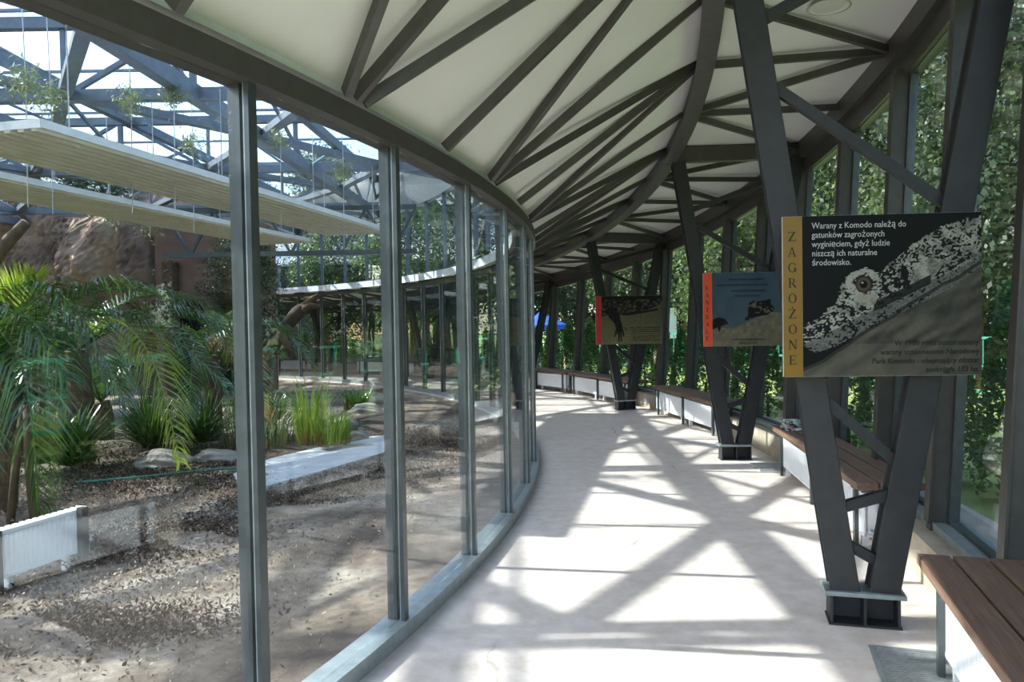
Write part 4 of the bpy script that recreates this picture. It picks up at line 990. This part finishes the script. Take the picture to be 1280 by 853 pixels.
# small tree inside the enclosure by the second pane
e = empty('leafy_tree', (-6.35, 18.0, -.05)); tag(e, 'small dark leafy tree between the terracotta building and the leaning log', 'tree'); e.scale = (.36, .36, .40)
o = link_mesh('foliage', CR[1][0], e); o['kind'] = 'stuff'; link_mesh('trunk', CR[1][1], e)
for x, y, s_, lb in ((-9.6, 17.2, .42, 'dark green shrub hanging over the top of the rock face'), (-9.2, 14.8, .42, 'dark shrub at the foot of the rock face'), (-11.6, 14.2, .5, 'broad dark shrub at the left end of the rock face')):
    e = empty('leafy_shrub', (x, y, 4.35 if 'hanging' in lb else -.05)); tag(e, lb, 'shrub'); e.scale = (s_, s_, s_ * (.5 if 'hanging' in lb else 1))
    o = link_mesh('foliage', CR[3][0], e); o['kind'] = 'stuff'; link_mesh('trunk', CR[3][1], e)
# conifers in a row
n = 3200; u = rng.random(n) ** .75; a = rng.uniform(0, 6.283, n); rr_ = (.30 * (1 - u) ** .6 + .02) * rng.uniform(.72, 1.05, n)
P = np.stack([rr_*np.cos(a), rr_*np.sin(a), .10 + 1.75*u], -1); V, F = leaf_cards(P, .085, .42, 0, .55)
tj = np_mesh('foliage', V, F, M['leaf_thuja']); tt_ = MB().tube([(0, 0, -.1), (0, 0, .5)], .03, 6).mesh('trunk', M['bark'])
for i, t in enumerate(np.arange(-28, 100, 2.15)):
    e = empty('conifer', pol(22.55 + random.uniform(-.08, .08), t, -.1), random.uniform(0, 6.28)); s_ = random.uniform(.85, 1.1); e.scale = (s_, s_, s_ * random.uniform(.92, 1.08))
    tag(e, 'young columnar conifer in the row outside the leaning windows', 'conifer', 'conifers in the row outside the windows')
    o = link_mesh('foliage', tj, e); o['kind'] = 'stuff'; link_mesh('trunk', tt_, e)
# teal fence
e = empty('fence', pol(27.5, 10)); tag(e, 'teal metal bar fence running across the lawn outside', 'fence')
for z in (.12, .62, 1.18): MB().arc(27.48, 27.52, z, z + .05, -36, 80, 110).build('rail', M['teal'], e)
for i in range(-36, 81, 4): MB().box(pol(27.5, i, .6), (.06, .06, 1.4), i*D).build('post', M['teal'], e)
bars = MB()
for i in np.arange(-36, 80, .45): bars.box(pol(27.5, i, .65), (.018, .018, 1.06), i*D)
o = bars.build('bars', M['teal'], e); o['kind'] = 'stuff'
# brick house far behind
hx, hy, hr = -7.2, 36.0, -.15
e = empty('brick_house', (hx, hy, 0), hr); tag(e, 'pinkish brick house with pale corner beyond the far windows', 'house')
MB().box((1.2, 0, 2.2), (8.0, 4.0, 4.6)).build('wall', M['brick'], e, local=True); MB().box((-3.4, -.3, 2.2), (1.2, 4.0, 4.6)).build('pale_wall', M['greywall'], e, local=True)
for sx in (-1, 1): MB().bar((1.0, -2.3*sx, 4.4), (1.0, 0, 6.2), 10.2, .12, (0, 0, 1)).build('roof', M['sheet'], e, local=True)
for x in (-.6, 2.2): MB().box((x, -2.0, 1.9), (1.1, .08, 1.2)).build('window', M['dark'], e, local=True)
# blue parasol and blue-and-white board on the lawn
e = empty('parasol', pol(26.6, 44.6, -.1)); e.scale = (.85, .85, .85); tag(e, 'blue parasol standing on the lawn outside', 'parasol')
n = 12; mb = MB(); mb.add([(0, 0, 2.5)] + [(1.2*math.cos(6.2832*i/n), 1.2*math.sin(6.2832*i/n), 1.95) for i in range(n)] + [(1.2*math.cos(6.2832*i/n), 1.2*math.sin(6.2832*i/n), 1.75) for i in range(n)] + [(0, 0, 2.46)],
    [(0, 1+i, 1+(i+1) % n) for i in range(n)] + [(1+i, 1+n+i, 1+n+(i+1) % n, 1+(i+1) % n) for i in range(n)])
mb.build('canopy', M['blue'], e, local=True); MB().tube([(0, 0, 0), (0, 0, 2.5)], .03, 8).build('pole', M['wire'], e, local=True)
e = empty('notice_board', (5.05, 25.0, -.1), .1); tag(e, 'blue and white notice board on posts outside the windows', 'board')
MB().box((0, 0, 1.65), (.75, .05, 1.0)).build('panel', M['white'], e, local=True); MB().box((-.15, -.03, 1.62), (.38, .02, .8)).build('blue_field', M['blue'], e, local=True)
for x in (-.33, .33): MB().box((x, .05, .9), (.06, .06, 1.9)).build('post', M['steel'], e, local=True)
